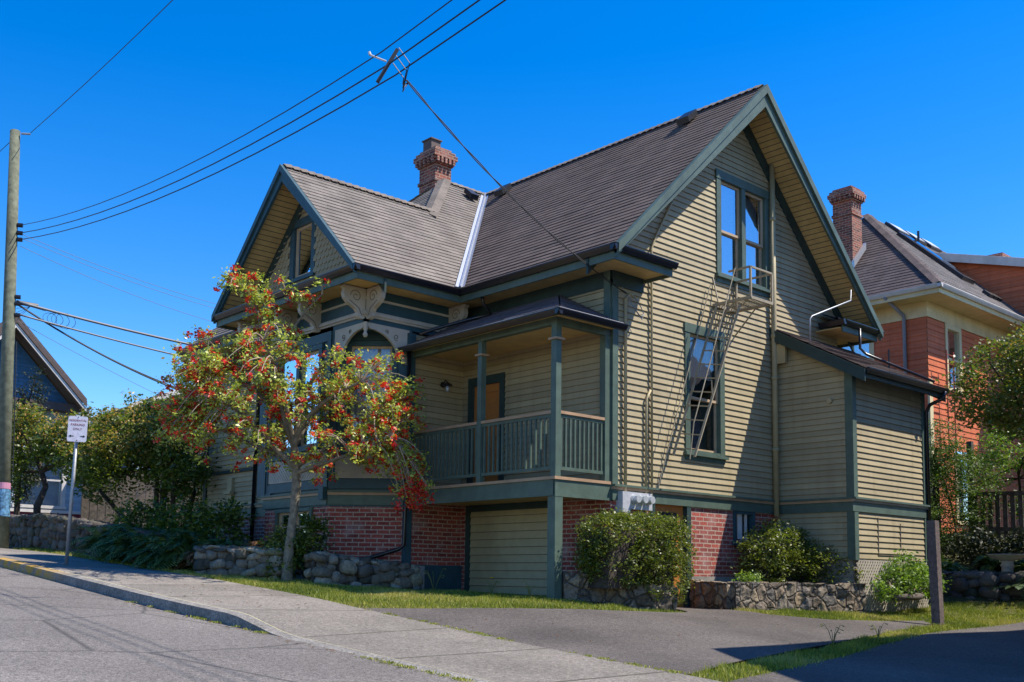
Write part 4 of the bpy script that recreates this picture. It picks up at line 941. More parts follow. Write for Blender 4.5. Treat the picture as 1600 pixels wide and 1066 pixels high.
def mortared(name, label, pts, tops, bot, thick):
    """wall of flush fitted stones: outline path, one solid; stones and joints in the material and relief"""
    t_ = thing(name, label, 'stone wall', (*pts[0], bot)); mb = MB()
    for (a, b), (za, zb) in zip(zip(pts[:-1], pts[1:]), zip(tops[:-1], tops[1:])):
        a, b = Vector((*a, 0)), Vector((*b, 0)); d = (b-a).normalized(); n_ = Vector((d.y, -d.x, 0)); L_ = (b-a).length; nx, nz = max(2, int(L_/.035)), 14
        a = a-d*.0
        def P(i, k):
            p = a+d*(L_*i/nx)+n_*(thick/2)+Z*(bot+(za+(zb-za)*i/nx-bot)*k/nz)
            p = p+n_*(.045*mnoise.noise(p*5)+.02*mnoise.noise(p*13)); return p+Z*(.05*mnoise.noise(Vector((p.x, p.y, 0))*5)+.015*mnoise.noise(Vector((p.x, p.y, 3))*17) if k == nz else 0)
        Q = lambda i, k: P(i, k)-n_*thick
        for i in range(nx):
            for k in range(nz): mb.face([P(i, k), P(i+1, k), P(i+1, k+1), P(i, k+1)]); mb.face([Q(i+1, k), Q(i, k), Q(i, k+1), Q(i+1, k+1)])
            mb.face([P(i, nz), P(i+1, nz), Q(i+1, nz), Q(i, nz)])
        for i in (0, nx):
            for k in range(nz): mb.face([P(i, k), P(i, k+1), Q(i, k+1), Q(i, k)])
    mb.build('masonry', M['fitted'], t_); return t_
def fitted_mat():
    m, t, b = nodes('fitted_rubble_stone'); oc = N(t, 'ShaderNodeTexCoord').outputs['Object']
    wn = N(t, 'ShaderNodeTexNoise'); wn.inputs['Scale'].default_value = 4; t.links.new(oc, wn.inputs['Vector'])
    vm = N(t, 'ShaderNodeVectorMath', operation='SCALE'); vm.inputs['Scale'].default_value = .14; t.links.new(wn.outputs['Color'], vm.inputs[0])
    va = N(t, 'ShaderNodeVectorMath', operation='ADD'); t.links.new(oc, va.inputs[0]); t.links.new(vm.outputs[0], va.inputs[1])
    v1 = N(t, 'ShaderNodeTexVoronoi', feature='DISTANCE_TO_EDGE'); v2 = N(t, 'ShaderNodeTexVoronoi')
    for v in (v1, v2): v.inputs['Scale'].default_value = 4.8; v.inputs['Randomness'].default_value = 1.0; t.links.new(va.outputs[0], v.inputs['Vector'])
    sp = N(t, 'ShaderNodeSeparateXYZ'); t.links.new(v2.outputs['Color'], sp.inputs[0])
    c = ramp(t, sp.outputs[0], [(0, (.08, .062, .045)), (.3, (.22, .165, .11)), (.55, (.12, .11, .10)), (.8, (.30, .225, .14)), (1, (.20, .175, .14))])
    n2 = noise(t, 20, 6, oc); c = mixc(t, 1., c, ramp(t, n2, [(.3, (.45,)*3), (.7, (1.3,)*3)]), 'MULTIPLY')
    e = ramp(t, v1.outputs['Distance'], [(.02, (1, 1, 1)), (.06, (0, 0, 0))]); t.links.new(mixc(t, e, c, (.075, .06, .045)), b.inputs['Base Color']); b.inputs['Roughness'].default_value = .9
    hh = N(t, 'ShaderNodeMath', operation='ADD'); hr = ramp(t, v1.outputs['Distance'], [(0, (0, 0, 0)), (.12, (1, 1, 1))]); t.links.new(hr, hh.inputs[0])
    hm = N(t, 'ShaderNodeMath', operation='MULTIPLY'); hm.inputs[1].default_value = .5; t.links.new(n2, hm.inputs[0]); t.links.new(hm.outputs[0], hh.inputs[1]); bump(t, b, hh.outputs[0], 1., .035)
    return m
M['fitted'] = fitted_mat(); M['palestone'] = paint('pale_cast_stone', (.46, .43, .37), .9, .12, 14, .2, bmp=.5)
mortared('planter_wall', 'low mortared brown stone planter wall under the square hedge, left of the basement door', [(-1.04, .02), (.36, -.86), (.96, -.12)], [-.07, -.30, -.30], -.8, .22)
mortared('planter_wall', 'low mortared brown stone planter wall running from the basement door right to the lattice', [(1.98, -.08), (1.86, -.92), (3.4, -1.14), (4.62, -1.66)], [-.20, -.21, -.22, -.20], -.8, .22)
pl = []
for (x0_, x1_, y0_, y1_, z_) in ((-.9, 1.0, -.75, 0, -.25), (2.1, 4.6, -.95, 0, -.28)):
    pl.append((x0_, x1_, y0_, y1_, z_))
mb = MB(); mb.prism([(-1.0, -.02, -.6), (.36, -.84, -.6), (.9, -.08, -.6)], Z*.30); ROOT = Vector((0, 0, 0)); struct(mb.build('planter_soil', M['soil']))
mb = MB(); mb.box(2.0, 4.56, -.94, -.04, -.7, -.30); struct(mb.build('planter_soil', M['soil']))

# ================================================================== PLANTS
def blobs(n, lobes, shell=.55):
    """n points spread through ellipsoid lobes (cx,cy,cz,rx,ry,rz), denser towards the outside"""
    vol = np.array([l[3]*l[4]*l[5] for l in lobes]); idx = RNG.choice(len(lobes), n, p=vol/vol.sum()); L_ = np.array(lobes)[idx]
    d = RNG.normal(size=(n, 3)); d /= np.linalg.norm(d, axis=1)[:, None]; r = (shell+(1-shell)*RNG.uniform(0, 1, n)**.7)[:, None]
    return L_[:, :3]+d*r*L_[:, 3:6]
def clumpy(centres, per, spread, squash=.7):
    n = len(centres); p = np.repeat(centres, per, 0); o = RNG.normal(size=p.shape)*spread; o[:, 2] *= squash; return p+o, np.repeat(np.arange(n), per)
def foliage(name, parent, mat, lobes, ncl, per, spread, size, shell=.55, asp=.55, bias=.35, squash=.7):
    C = blobs(ncl, lobes, shell); P, ci = clumpy(C, per, spread, squash)
    tone = RNG.uniform(0, 1, ncl)[ci]*.55+RNG.uniform(0, 1, len(P))*.45
    return C, leaves(name, P, size, mat, parent, asp, bias, col=tone)
def limb_to(mb, a, b, r0, r1, sag=.1, n=5):
    a, b = Vector(a), Vector(b); mid = (a+b)/2+Vector((random.uniform(-1, 1), random.uniform(-1, 1), random.uniform(0, 1)))*(b-a).length*sag
    pts = [a.lerp(mid, i/n*2).lerp(mid.lerp(b, i/n*2-1) if i/n > .5 else a.lerp(mid, i/n*2), 1) if False else (a*(1-i/n)**2+mid*2*(i/n)*(1-i/n)+b*(i/n)**2) for i in range(n+1)]
    mb.tube(pts, [r0+(r1-r0)*i/n for i in range(n+1)], 6, cap=False); return pts
# --- flowering tree
TR = Vector((-3.33, 4.06, -.28))
ft_ = thing('flowering_tree', 'small spreading tree covered in red blossom clusters in front of the bay window', 'tree', TR)
AR = Vector((R_.x, R_.y, 0)).normalized(); AF = Vector((-AR.y, AR.x, 0))   # across the view / away from it, used as the crown's own axes
def tp(px, py, dep=0.0):   # crown layout measured on the photograph, metres from the foot of the trunk
    return TR+AR*((px-447)/95.6)+Z*((908-py)/95.6)+AF*dep
mb = MB(); trunk = [tp(447, 915), tp(449, 860, .02), tp(455, 800, .0), tp(457, 755, .03), tp(452, 700, .02)]
mb.tube(trunk, [.10, .08, .07, .075, .06], 10, cap=False)
ends = [((452, 700, .02), (455, 600, 0), (500, 560, .1), .055), ((452, 700, .02), (460, 640, -.2), (560, 600, -.4), .05), ((452, 700, 0), (420, 620, .1), (380, 470, .15), .05), ((455, 730, 0), (400, 680, -.2), (320, 600, -.3), .05),
        ((452, 700, 0), (430, 640, .3), (330, 560, .5), .045), ((455, 730, .0), (520, 680, .2), (600, 640, .3), .045), ((455, 740, 0), (520, 720, -.2), (610, 690, -.5), .04), ((452, 700, 0), (440, 600, -.3), (410, 540, -.5), .04),
        ((455, 720, 0), (390, 700, .2), (290, 650, .2), .04), ((452, 700, 0), (480, 620, .4), (540, 560, .6), .035), ((380, 470, .15), (365, 440, .1), (340, 425, .05), .022), ((420, 560, .1), (440, 500, 0), (490, 455, -.1), .028), ((380, 470, .15), (400, 450, .2), (425, 440, .2), .02)]
limbpts = []
def bez(a, m_, b, n=8): return [a*(1-i/n)**2+m_*2*(i/n)*(1-i/n)+b*(i/n)**2 for i in range(n+1)]
for a, m_, b, r in ends:
    pts = bez(tp(*a), tp(*m_), tp(*b)); mb.tube(pts, [r*(1-.6*i/8) for i in range(9)], 7, cap=False); limbpts += pts[3:]
mb.build('trunk', M['bark'], ft_, True)
# twig clusters: outline of the crown in photo pixels as density boxes (x0,x1,y0,y1,n)
zones = [(385, 640, 590, 690, 120), (330, 520, 545, 640, 50), (255, 400, 550, 660, 84), (226, 320, 585, 695, 72), (480, 620, 555, 620, 34), (540, 650, 640, 740, 56), (600, 665, 700, 775, 26), (420, 560, 680, 720, 22), (275, 370, 520, 580, 22),
         (335, 470, 470, 545, 16), (322, 356, 415, 450, 8), (352, 400, 430, 470, 8), (420, 500, 440, 475, 8), (400, 470, 520, 570, 14), (240, 300, 660, 700, 12), (290, 420, 655, 720, 30), (600, 645, 560, 640, 12), (345, 420, 705, 735, 4), (430, 480, 715, 745, 6), (580, 630, 735, 765, 3), (620, 650, 600, 605, 2), (480, 520, 740, 760, 2), (630, 665, 760, 790, 6)]
tw = MB(); CC = []; 
for (a, b, c_, d_, n) in zones:
    for _ in range(n):
        px, py = random.uniform(a, b), random.uniform(c_, d_); ex = abs(px-447)/220
        dep = random.gauss(0, .85)*max(.25, 1-ex*.75)
        if py < 545: dep *= .35
        p = tp(px, py, dep); q = min(limbpts, key=lambda l: (l-p).length)
        mid = (p+q)/2+Z*(.12+.15*(p-q).length)+Vector((random.uniform(-.1, .1), random.uniform(-.1, .1), 0))
        pts = bez(q, mid, p, 5); tw.tube(pts, [.014-.002*i for i in range(6)], 4, cap=False)
        CC.append((p, (p-pts[3]).normalized()))
        for s in (2, 3, 4): 
            if random.random() < .5: CC.append((pts[s]+Vector([random.uniform(-.08, .08) for _ in range(3)]), (p-q).normalized()))
tw.build('branches', M['twig'], ft_)
ctr = np.array([tuple(c) for c, _ in CC]); P, ci = clumpy(ctr, 17, .058, .8)
leaves('leaves', P, .062, M['leaf_fl'], ft_, .5, .35, col=np.clip(RNG.uniform(0, 1, len(ctr))[ci]*.4+RNG.uniform(0, 1, len(P))*.6, 0, 1))
sel = RNG.uniform(0, 1, len(ctr)) < .47; ctb = ctr[sel]+RNG.normal(size=(sel.sum(), 3))*.04
P, ci = clumpy(ctb, 20, .034, .8)
# denser blossom on the low right tips
tipz = np.array([tuple(tp(random.uniform(615, 668), random.uniform(722, 792), random.uniform(-.3, .3))) for _ in range(24)]); P2, _ = clumpy(tipz, 26, .042, .9)
leaves('blossom', np.concatenate([P, P2]), .052, M['blossom'], ft_, .7, .1)

def tree(label, foot, trunk_pts, lobes, mat, ncl, per, spread, size, cat='tree', name='tree', trad=.12, nl=9, bark='barkd', extra=None, shell=.5, group=None):
    t_ = thing(name, label, cat, foot, group); C, _ = foliage('crown', t_, M[mat], lobes, ncl, per, spread, size, shell)
    if extra:
        top = C[np.argsort(-C[:, 2])[:int(len(C)*extra[1])]]; P, ci = clumpy(top+np.array([0, 0, .05]), extra[2], spread*.8); leaves('new_leaves', P, size*.8, M[extra[0]], t_, .5, .4)
    if trunk_pts:
        mb = MB(); pts = [Vector(p) for p in trunk_pts]; mb.tube(pts, [trad*(1-.5*i/(len(pts)-1)) for i in range(len(pts))], 8, cap=False)
        for i in range(nl):
            c = C[RNG.integers(len(C))]; limb_to(mb, pts[-1] if i % 2 else pts[-2].lerp(pts[-1], .5), c, trad*.4, .012)
        mb.build('trunk', M[bark], t_, True)
    return t_
def shrub(name, label, foot, lobes, mat, n, per, spread, size, asp=.5, sh=.4):
    t_ = thing(name, label, 'shrub', foot); C, _ = foliage('foliage', t_, M[mat], lobes, n, per, spread, size, sh, asp)
    mb = MB()
    for i in range(8): limb_to(mb, foot, C[RNG.integers(len(C))], .015, .005)
    mb.build('branches', M['barkd'], t_); return t_
# --- uphill trees on the left
t_ = tree('broad laurel tree with brownish new leaves above the ferns, between the sign and the house', (-1.3, 13.3, .35), [(-1.3, 13.3, .2), (-1.35, 13.35, 1.0), (-1.3, 13.4, 1.9), (-1.2, 13.4, 2.6)],
     [(-1.9, 14.0, 3.1, .95, .95, .75), (-.9, 12.9, 2.75, .95, .85, .95), (-1.25, 13.5, 3.4, .9, .9, .7), (-1.15, 12.7, 2.2, 1.0, .8, .6), (-1.9, 14.3, 2.6, .8, 1.0, .6), (-2.1, 13.2, 4.0, .28, .28, .45), (-2.05, 10.9, 2.15, .7, .6, .65), (-2.3, 11.9, 2.9, .8, .8, .7), (-2.9, 13.6, 2.5, .8, .9, .7), (-.6, 13.4, 1.9, .8, .7, .6), (-2.3, 14.6, 2.0, .8, .7, .5)], 'leaf_dark', 760, 26, .13, .10, extra=('leaf_olive', .62, 26), nl=16)
use(t_); mb = MB()
for (a, b, c_) in (((-1.6, 13.0, .3), (-2.0, 14.0, 1.1), (-2.3, 15.0, 1.9)), ((-1.2, 13.0, .3), (-1.4, 12.6, 1.4), (-1.6, 12.3, 2.2)), ((-1.1, 13.0, .3), (-.9, 12.7, 1.3), (-.9, 12.5, 2.1)), ((-1.5, 12.9, .3), (-1.8, 12.8, 1.3), (-1.7, 12.9, 2.2))):
    mb.tube(bez(Vector(a), Vector(b), Vector(c_), 6), [.09-.008*i for i in range(7)], 7, cap=False)
mb.build('stems', M['barkd'], t_, True)
tree('dark green evergreen tree beside the utility pole, in front of the blue house', (-2.2, 19.5, .8), [(-2.2, 19.5, .5), (-2.4, 19.0, 1.6), (-2.0, 19.6, 2.2), (-2.2, 19.8, 3.0)],
     [(-2.6, 20.3, 3.6, .8, .9, 1.0), (-1.7, 18.5, 3.3, 1.0, 1.0, .8), (-1.5, 17.6, 2.9, .9, .9, .8), (-2.9, 20.5, 2.6, .6, .9, .9), (-1.6, 17.0, 3.6, .8, .7, .5)], 'leaf_dark', 480, 24, .15, .11, extra=('leaf_olive', .45, 16))
tree('narrow dark conifer rising beside the utility pole', (-1.9, 22.3, .9), [(-1.9, 22.3, .6), (-1.9, 22.3, 3.0), (-1.9, 22.3, 5.2)], [(-1.9, 22.3, 3.4, .75, .75, 1.6), (-1.75, 22.2, 4.9, .42, .42, .9), (-1.6, 22.0, 5.6, .16, .16, .5)], 'leaf_con', 300, 34, .12, .07, name='conifer', trad=.1)
# --- trees to the right
tree('reddish leaved tree hanging over the fence in front of the orange house', (10.4, -2.9, .3), [(10.4, -2.9, .2), (10.3, -2.8, 1.6), (10.2, -2.6, 2.8), (10.2, -2.6, 3.4)],
     [(9.7, -2.1, 3.9, 1.0, 1.0, .9), (10.2, -2.9, 4.3, 1.1, 1.1, .9), (9.6, -1.7, 3.5, .7, .6, .5), (10.8, -3.3, 3.6, 1.0, 1.0, .9), (9.9, -2.6, 3.1, .8, .8, .45)], 'leaf_right', 640, 30, .13, .085, nl=14, trad=.08)
tree('tall rounded cedar beside the annex of the corner house', (11.2, .1, .4), [(11.2, .1, .2), (11.2, .1, 2.0), (11.2, .1, 2.6)],
     [(11.2, .1, 2.75, .75, .75, .85), (11.2, -.1, 1.7, .95, .95, 1.3), (10.9, .3, 2.2, .7, .7, 1.1), (11.7, -.6, 2.0, .6, .6, .9), (10.4, .3, .9, .8, .8, .9)], 'leaf_cedar', 760, 40, .09, .05, name='cedar', trad=.1)
shrub('dark_shrub', 'dark shrub under the fence, in the shade beside the cedar', (10.7, -1.2, .2), [(10.5, -1.0, .55, .6, .6, .45), (10.9, -2.0, .6, .5, .8, .35), (11.4, -3.0, .7, .5, .8, .35)], 'leaf_con', 240, 24, .1, .09)
shrub('leafy_shrub', 'mid green shrub seen through the pickets of the fence', (13.0, -2.2, 1.0), [(12.8, -1.6, 1.6, .7, .7, .6), (13.0, -2.8, 1.8, .8, .8, .8), (12.6, -3.6, 1.7, .7, .7, .7)], 'leaf_cedar', 240, 24, .12, .09)
tree('bright green shrub showing behind the picket fence', (13.4, -.9, 1.0), [(13.4, -.9, .9), (13.4, -.9, 2.0), (13.3, -.9, 2.6)], [(13.2, -.9, 3.0, .9, .9, .6), (13.8, -1.6, 2.7, .8, .8, .6), (12.9, -.4, 2.5, .6, .6, .5)], 'leaf_bright', 190, 26, .12, .08, cat='shrub', name='shrub', trad=.05)
# --- clipped hedge and shrubs at the gable wall
HC = thing('clipped_hedge', 'boxy clipped green hedge in the left stone planter under the electricity meters', 'hedge', (0, -.45, -.3))
def hedge_pts(n, c, r, p=4.0):
    d = RNG.normal(size=(n, 3)); d /= np.linalg.norm(d, axis=1)[:, None]; k = (np.abs(d)**p).sum(1)**(1/p); d = d/k[:, None]
    return np.array(c)+d*np.array(r)*(1-.16*RNG.uniform(0, 1, n)**2)[:, None]
AXH = Vector((.885, -.465, 0)).normalized(); AYH = Vector((.465, .885, 0)).normalized()
def rotpts(P, c, ax, ay): P = P-np.array(c); return np.array(c)+P[:, :1]*np.array(ax)+P[:, 1:2]*np.array(ay)+P[:, 2:]*np.array((0, 0, 1))
c0 = (-.02, -.42, .26); 
C = hedge_pts(640, c0, (.92, .42, .53)); C = rotpts(C, c0, (1, 0, 0), (0, 1, 0)); c1 = (.35, -.72, .12); C = np.concatenate([C, hedge_pts(240, c1, (.46, .34, .62))])
P, ci = clumpy(C, 26, .052, .8); leaves('foliage', P, .045, M['leaf_box'], HC, .55, .4, col=RNG.uniform(0, 1, len(C))[ci]*.45+RNG.uniform(0, 1, len(P))*.5)
core = MB(); core.box(-.78, .72, -.66, -.14, -.32, .55); core.build('inner_twigs', M['barkd'], HC)
SB = thing('rounded_shrub', 'loose rounded green shrub in the right stone planter under the small basement window', 'shrub', (3.7, -.6, -.3))
C = blobs(430, [(3.35, -.6, .25, .62, .42, .55), (3.75, -.6, .42, .70, .42, .44), (4.3, -.75, .16, .62, .4, .38), (4.6, -.85, .35, .34, .25, .24), (4.75, -.9, -.05, .45, .3, .25), (4.25, -1.12, .05, .42, .26, .38), (4.5, -1.5, -.05, .22, .2, .22)], .6); P, ci = clumpy(C, 28, .065, .8)
leaves('foliage', P, .052, M['leaf_box'], SB, .5, .4, col=RNG.uniform(0, 1, len(C))[ci]*.45+RNG.uniform(0, 1, len(P))*.5)
mb = MB()
for i in range(14): limb_to(mb, (3.7, -.6, -.3), C[RNG.integers(len(C))], .02, .006)
mb.build('branches', M['barkd'], SB)
shrub('leafy_shrub', 'pale green leafy shrub growing against the lattice under the annex', (5.4, -1.95, -.45), [(5.3, -1.95, -.18, .45, .25, .28), (5.8, -1.9, .0, .45, .3, .38), (6.5, -1.9, -.15, .55, .3, .3), (4.95, -1.95, -.32, .25, .2, .16)], 'leaf_bright', 150, 26, .07, .07)
shrub('holly_bush', 'dark glossy holly bush at the foot of the flowering tree', (-2.95, 3.95, -.3), [(-2.95, 4.0, .42, .30, .30, .45), (-3.2, 4.4, .25, .35, .35, .4), (-3.3, 4.2, -.06, .28, .28, .22)], 'leaf_dark', 150, 26, .07, .062)
shrub('dark_shrub', 'low dark shrub filling the bank behind the ferns, under the laurel', (-3.2, 8.6, .2), [(-3.1, 8.6, .75, .5, 1.3, .5), (-2.9, 7.2, .7, .5, .9, .5), (-3.2, 10.2, .9, .5, .9, .4)], 'leaf_dark', 260, 24, .10, .09)
shrub('small_planter_plant', 'small light green plant by the stone end of the right planter', (2.5, -.75, -.28), [(2.5, -.8, -.17, .28, .14, .11)], 'leaf_bright', 34, 18, .05, .05)
# --- ferns: arching fronds with leaflets
def fern(label, foot, n, L_, mat, name='fern', group=None, lean=(0, 0)):
    t_ = thing(name, label, 'fern', foot, group); V = []; Fc = []; UV = []; foot = Vector(foot)
    for k in range(n):
        a = random.uniform(0, 2*pi); l = L_*random.uniform(.7, 1.15); up = random.uniform(.45, 1.0); d = Vector((cos(a)+lean[0], sin(a)+lean[1], 0)).normalized(); tone = random.random()
        pts = [foot+d*l*(.55+.35*(1-up))*(i/12)**1.1+Z*l*(up*(i/12)*1.1-.75*(i/12)**2.3) for i in range(13)]; sd = d.cross(Z)
        for i in range(1, 12):
            wd = l*.17*sin(pi*(i/12)**.7)+.01; dd = (pts[i+1]-pts[i-1]).normalized() if i < 12 else d
            for sg in (1, -1):
                for j in (0, .5):
                    b = pts[i].lerp(pts[i+1], j); tip = b+sd*sg*wd+dd*wd*.35-Z*wd*.25; n0 = len(V)
                    V += [b-dd*.011, b.lerp(tip, .5)-dd*.016, tip, b.lerp(tip, .5)+dd*.016]; Fc.append((n0, n0+1, n0+2, n0+3)); UV += [(min(1, tone*.7+random.random()*.3), random.random())]*4
    mb = MB(); mb.v = V; mb.f = Fc; mb.uv = UV; mb.build('fronds', M[mat], t_); return t_
fl_ = ['fern spilling over the kerb side of the bed below the dark shrub', 'fern at the right end of the bed touching the rusty fern', 'tall fern against the end of the boundary wall', 'tall dark fern by the sidewalk, nearest the sign post', 'dark fern against the rubble wall, second from the sign post', 'wide dark fern in the middle of the fern bed', 'dark fern under the laurel trunk', 'dark fern right of the laurel stems near the house', 'arching green fern at the front of the bed', 'low dark fern at the sidewalk edge', 'dark fern below the house corner board']
for (x, y, s_), lb in zip([(-4.2, 6.6, .9), (-3.9, 6.4, 1.1), (-3.85, 9.0, 1.4), (-4.1, 9.6, 1.25), (-4.0, 8.7, 1.25), (-3.95, 7.8, 1.35), (-3.6, 7.0, 1.35), (-3.0, 6.6, 1.3), (-4.15, 7.1, 1.05), (-4.2, 8.2, .95), (-3.4, 6.0, 1.1)], fl_):
    fern(lb, (x, y, h(x, y)+.12), 60, s_, 'fern', group='dark ferns along the uphill sidewalk')
fern('rusty red fern with pale fronds beside the rubble wall', (-3.75, 6.1, h(-3.75, 6.1)+.1), 64, .95, 'fernr', 'rusty_fern'); fern('smaller rusty fern behind the first, against the brick', (-3.1, 5.4, h(-3.1, 5.4)+.3), 44, .8, 'fernr', 'rusty_fern')
fern('green sword fern beside the flowering tree trunk', (-3.1, 4.35, .0), 36, .62, 'fern')
for (x, y, lb) in ((8.9, -.9, 'dark fern just above the stone edging'), (10.1, -1.6, 'dark fern hiding the foot of the fence post'), (9.3, -2.9, 'dark fern right of the bird bath'), (10.4, -3.2, 'dark fern highest on the bank at the right edge'), (9.7, -.6, 'dark fern high on the bank by the cedar'), (9.0, -.5, 'shaded fern above the stone edging near the cedar'), (10.2, -2.3, 'shaded fern behind the bird bath'), (10.2, -2.6, 'shaded fern at the far right below the fence'), (9.2, -1.0, 'dark fern left of the bird bath under the fence')):
    fern(lb, (x, y, h(x, y)), 40, .85, 'fern', group='ferns under the picket fence')
# hosta
HO = thing('hosta', 'low variegated hosta clump in front of the bird bath', 'plant', (9.0, -2.65, -.35)); V = MB()
for k in range(90):
    a = random.uniform(0, 2*pi); r = random.uniform(.05, .5); c = Vector((9.0+r*cos(a)*.9, -2.65+r*sin(a)*1.2, h(9.0, -2.65)+.12+.2*(1-r)))
    d = Vector((cos(a), sin(a), -.35)).normalized(); s_ = d.cross(Z).normalized(); l = .17
    u_ = (random.random(), random.random()); V.face([c, c+d*l*.5+s_*.06+Z*.015, c+d*l, c+d*l*.5-s_*.06+Z*.015], [u_]*4)
V.build('leaves', M['hosta'], HO)
# --- grass
def grass(name, areas, dens, hgt, mat='grass'):
    Cx, Cy = [], []
    for poly, k in areas:
        xs = [p[0] for p in poly]; ys = [p[1] for p in poly]; n = int((max(xs)-min(xs))*(max(ys)-min(ys))*dens*k)
        px = RNG.uniform(min(xs), max(xs), n); py = RNG.uniform(min(ys), max(ys), n)
        jit = RNG.normal(size=(n, 2))*.05
        keep = [inside(poly, a, b) and not inside(DRIVE, a+j0, b+j1) and not inside(NBDRIVE, a+j0, b+j1) for a, b, (j0, j1) in zip(px, py, jit)]
        Cx.append(px[keep]); Cy.append(py[keep])
    x, y = np.concatenate(Cx), np.concatenate(Cy); z = H(x, y)-.015; n = len(x)
    a = RNG.uniform(0, 2*pi, n); hh = hgt*RNG.uniform(.5, 1.4, n)*(1+.55*np.sin(x*5.1+2*np.sin(y*3.7))*np.sin(y*6.3)); ln = RNG.uniform(.1, .8, n)*hh; wd = .006
    la = RNG.uniform(0, 2*pi, n); p = np.stack([x, y, z], 1); s_ = np.stack([np.cos(a), np.sin(a), 0*a], 1)*wd; tip = p+np.stack([np.cos(la)*ln, np.sin(la)*ln, hh], 1)
    V = np.stack([p-s_, p+s_, tip], 1).reshape(-1, 3); me = bpy.data.meshes.new(name); me.vertices.add(3*n); me.vertices.foreach_set('co', V.ravel())
    me.loops.add(3*n); me.loops.foreach_set('vertex_index', np.arange(3*n)); me.polygons.add(n); me.polygons.foreach_set('loop_start', np.arange(n)*3); me.polygons.foreach_set('loop_total', np.full(n, 3)); me.update(calc_edges=True)
    dry = .5+.5*np.sin(x*1.9+1.3*np.sin(y*1.4))*np.cos(y*1.1+x*.6); dry = np.clip(dry*.8+.08+RNG.normal(size=n)*.22, 0, 1)
    uv = np.repeat(np.stack([dry, RNG.uniform(0, 1, n)], 1), 3, 0); l = me.uv_layers.new(name='UVMap'); l.data.foreach_set('uv', uv.ravel())
    me.materials.append(M[mat]); o = link(bpy.data.objects.new(name, me)); o['kind'] = 'stuff'; tag(o, 'short patchy green and straw coloured lawn grass between house, sidewalk and driveways', 'grass'); return o
LAWN = [([(-4.54, 14), (-4.52, -.05), (-1.2, -.9), (-.98, 0), (-1.0, 3.4), (-2.2, 3.5), (-3.1, 3.8), (-3.9, 6.0), (-3.7, 14)], 1.0),
        ([(.9, -.9), (1.8, -1.0), (4.7, -1.1), (8.2, -1.6), (9.2, -3.2), (7.6, -3.45), (-4.52, -5.5), (-4.52, -4.9), (3.0, -3.3), (2.0, -1.6), (1.7, -1.2)], 1.0), ([(-1.3, -1.0), (-1.0, -.1), (.4, -.95), (.45, -1.25)], 1)]
grass('grass', LAWN, 3200, .045)
# weeds
for i, (x, y, lb, hh_) in enumerate([(-1.35, 2.7, 'tall pale seed stalk weed in front of the garage door frame', .42), (-1.45, 1.15, 'yellow flowered weed in front of the garage door', .26), (-1.5, 3.5, 'small weed in front of the green plinth', .22), (-1.4, .35, 'thin weed beside the green porch post', .3), (-.3, -4.0, 'dark seed stalk weed on the driveway edge', .3), (1.1, -3.85, 'small weed clump on the grass verge', .22)]):
    t_ = thing('weed', lb, 'weed', (x, y, h(x, y))); mb = MB()
    for k in range(7):
        a = random.uniform(0, 2*pi); l = hh_*random.uniform(.5, 1); b = Vector((x, y, h(x, y))); tipp = b+Vector((cos(a)*l*.4, sin(a)*l*.4, l)); mb.tube([b, b.lerp(tipp, .5)+Z*.04, tipp, tipp+Vector((cos(a)*.05, sin(a)*.05, -.02))], [.005, .004, .003, .008], 4)
    mb.build('stems', M['weed'], t_)
    if i == 1: mb = MB(); mb.lathe((x, y, h(x, y)+.26), [(0, 0), (.025, .005), (.03, .015), (0, .02)], 8); mb.build('flower', M['yellow'], t_)

# ================================================================== STREET FURNITURE
# sign
SG = thing('parking_sign', 'white RESIDENTIAL PARKING ONLY sign on a leaning galvanised post at the kerb', 'sign', (-5.9, 6.71, -.16))
ft0, tp0 = Vector((-5.9, 6.71, -.18)), Vector((-5.88, 6.59, 2.36)); mb = MB(); mb.tube([ft0, tp0], .028, 12); mb.build('post', M['zinc'], SG, True)
sd = Vector((.93, -.37, 0)).normalized(); sn = Vector((-.37, -.93, 0)).normalized(); up_ = (tp0-ft0).normalized(); sc_ = tp0+Vector((0, 0, -.18))+sn*.04
W2, H2 = .150, .212
def rrect(W, Hh, r, n=4):
    P = []
    for cx, cz, a0 in ((W-r, Hh-r, 0), (-W+r, Hh-r, pi/2), (-W+r, -Hh+r, pi), (W-r, -Hh+r, 3*pi/2)):
        for i in range(n+1): a = a0+i/n*pi/2; P.append((cx+r*cos(a), cz+r*sin(a)))
    return P
mb = MB(); mb.prism([sc_+sd*a+up_*b for a, b in rrect(W2, H2, .03)], sn*.004); pl_ = mb.build('sign_plate', M['white'], SG)
def text(body, size, pos, right, up, nrm, mat, parent, name='lettering'):
    cu = bpy.data.curves.new('t', 'FONT'); cu.body = body; cu.size = size; cu.align_x = 'CENTER'; cu.align_y = 'CENTER'; cu.extrude = .0006
    o = bpy.data.objects.new('t', cu); COL.objects.link(o); bpy.context.view_layer.update()
    me = bpy.data.meshes.new_from_object(o.evaluated_get(bpy.context.evaluated_depsgraph_get())); bpy.data.objects.remove(o)
    Mx = Matrix((right, up, nrm)).transposed().to_4x4(); Mx.translation = Vector(pos)-ROOT; me.transform(Mx); me.materials.clear(); me.materials.append(mat)
    return link(bpy.data.objects.new(name, me), parent)
q = sc_+sn*.0055
text('RESIDENTIAL', .046, q+up_*.14, sd, up_, sn, M['red'], pl_); text('PARKING', .052, q+up_*.07, sd, up_, sn, M['red'], pl_); text('ONLY', .052, q+up_*.0, sd, up_, sn, M['red'], pl_)
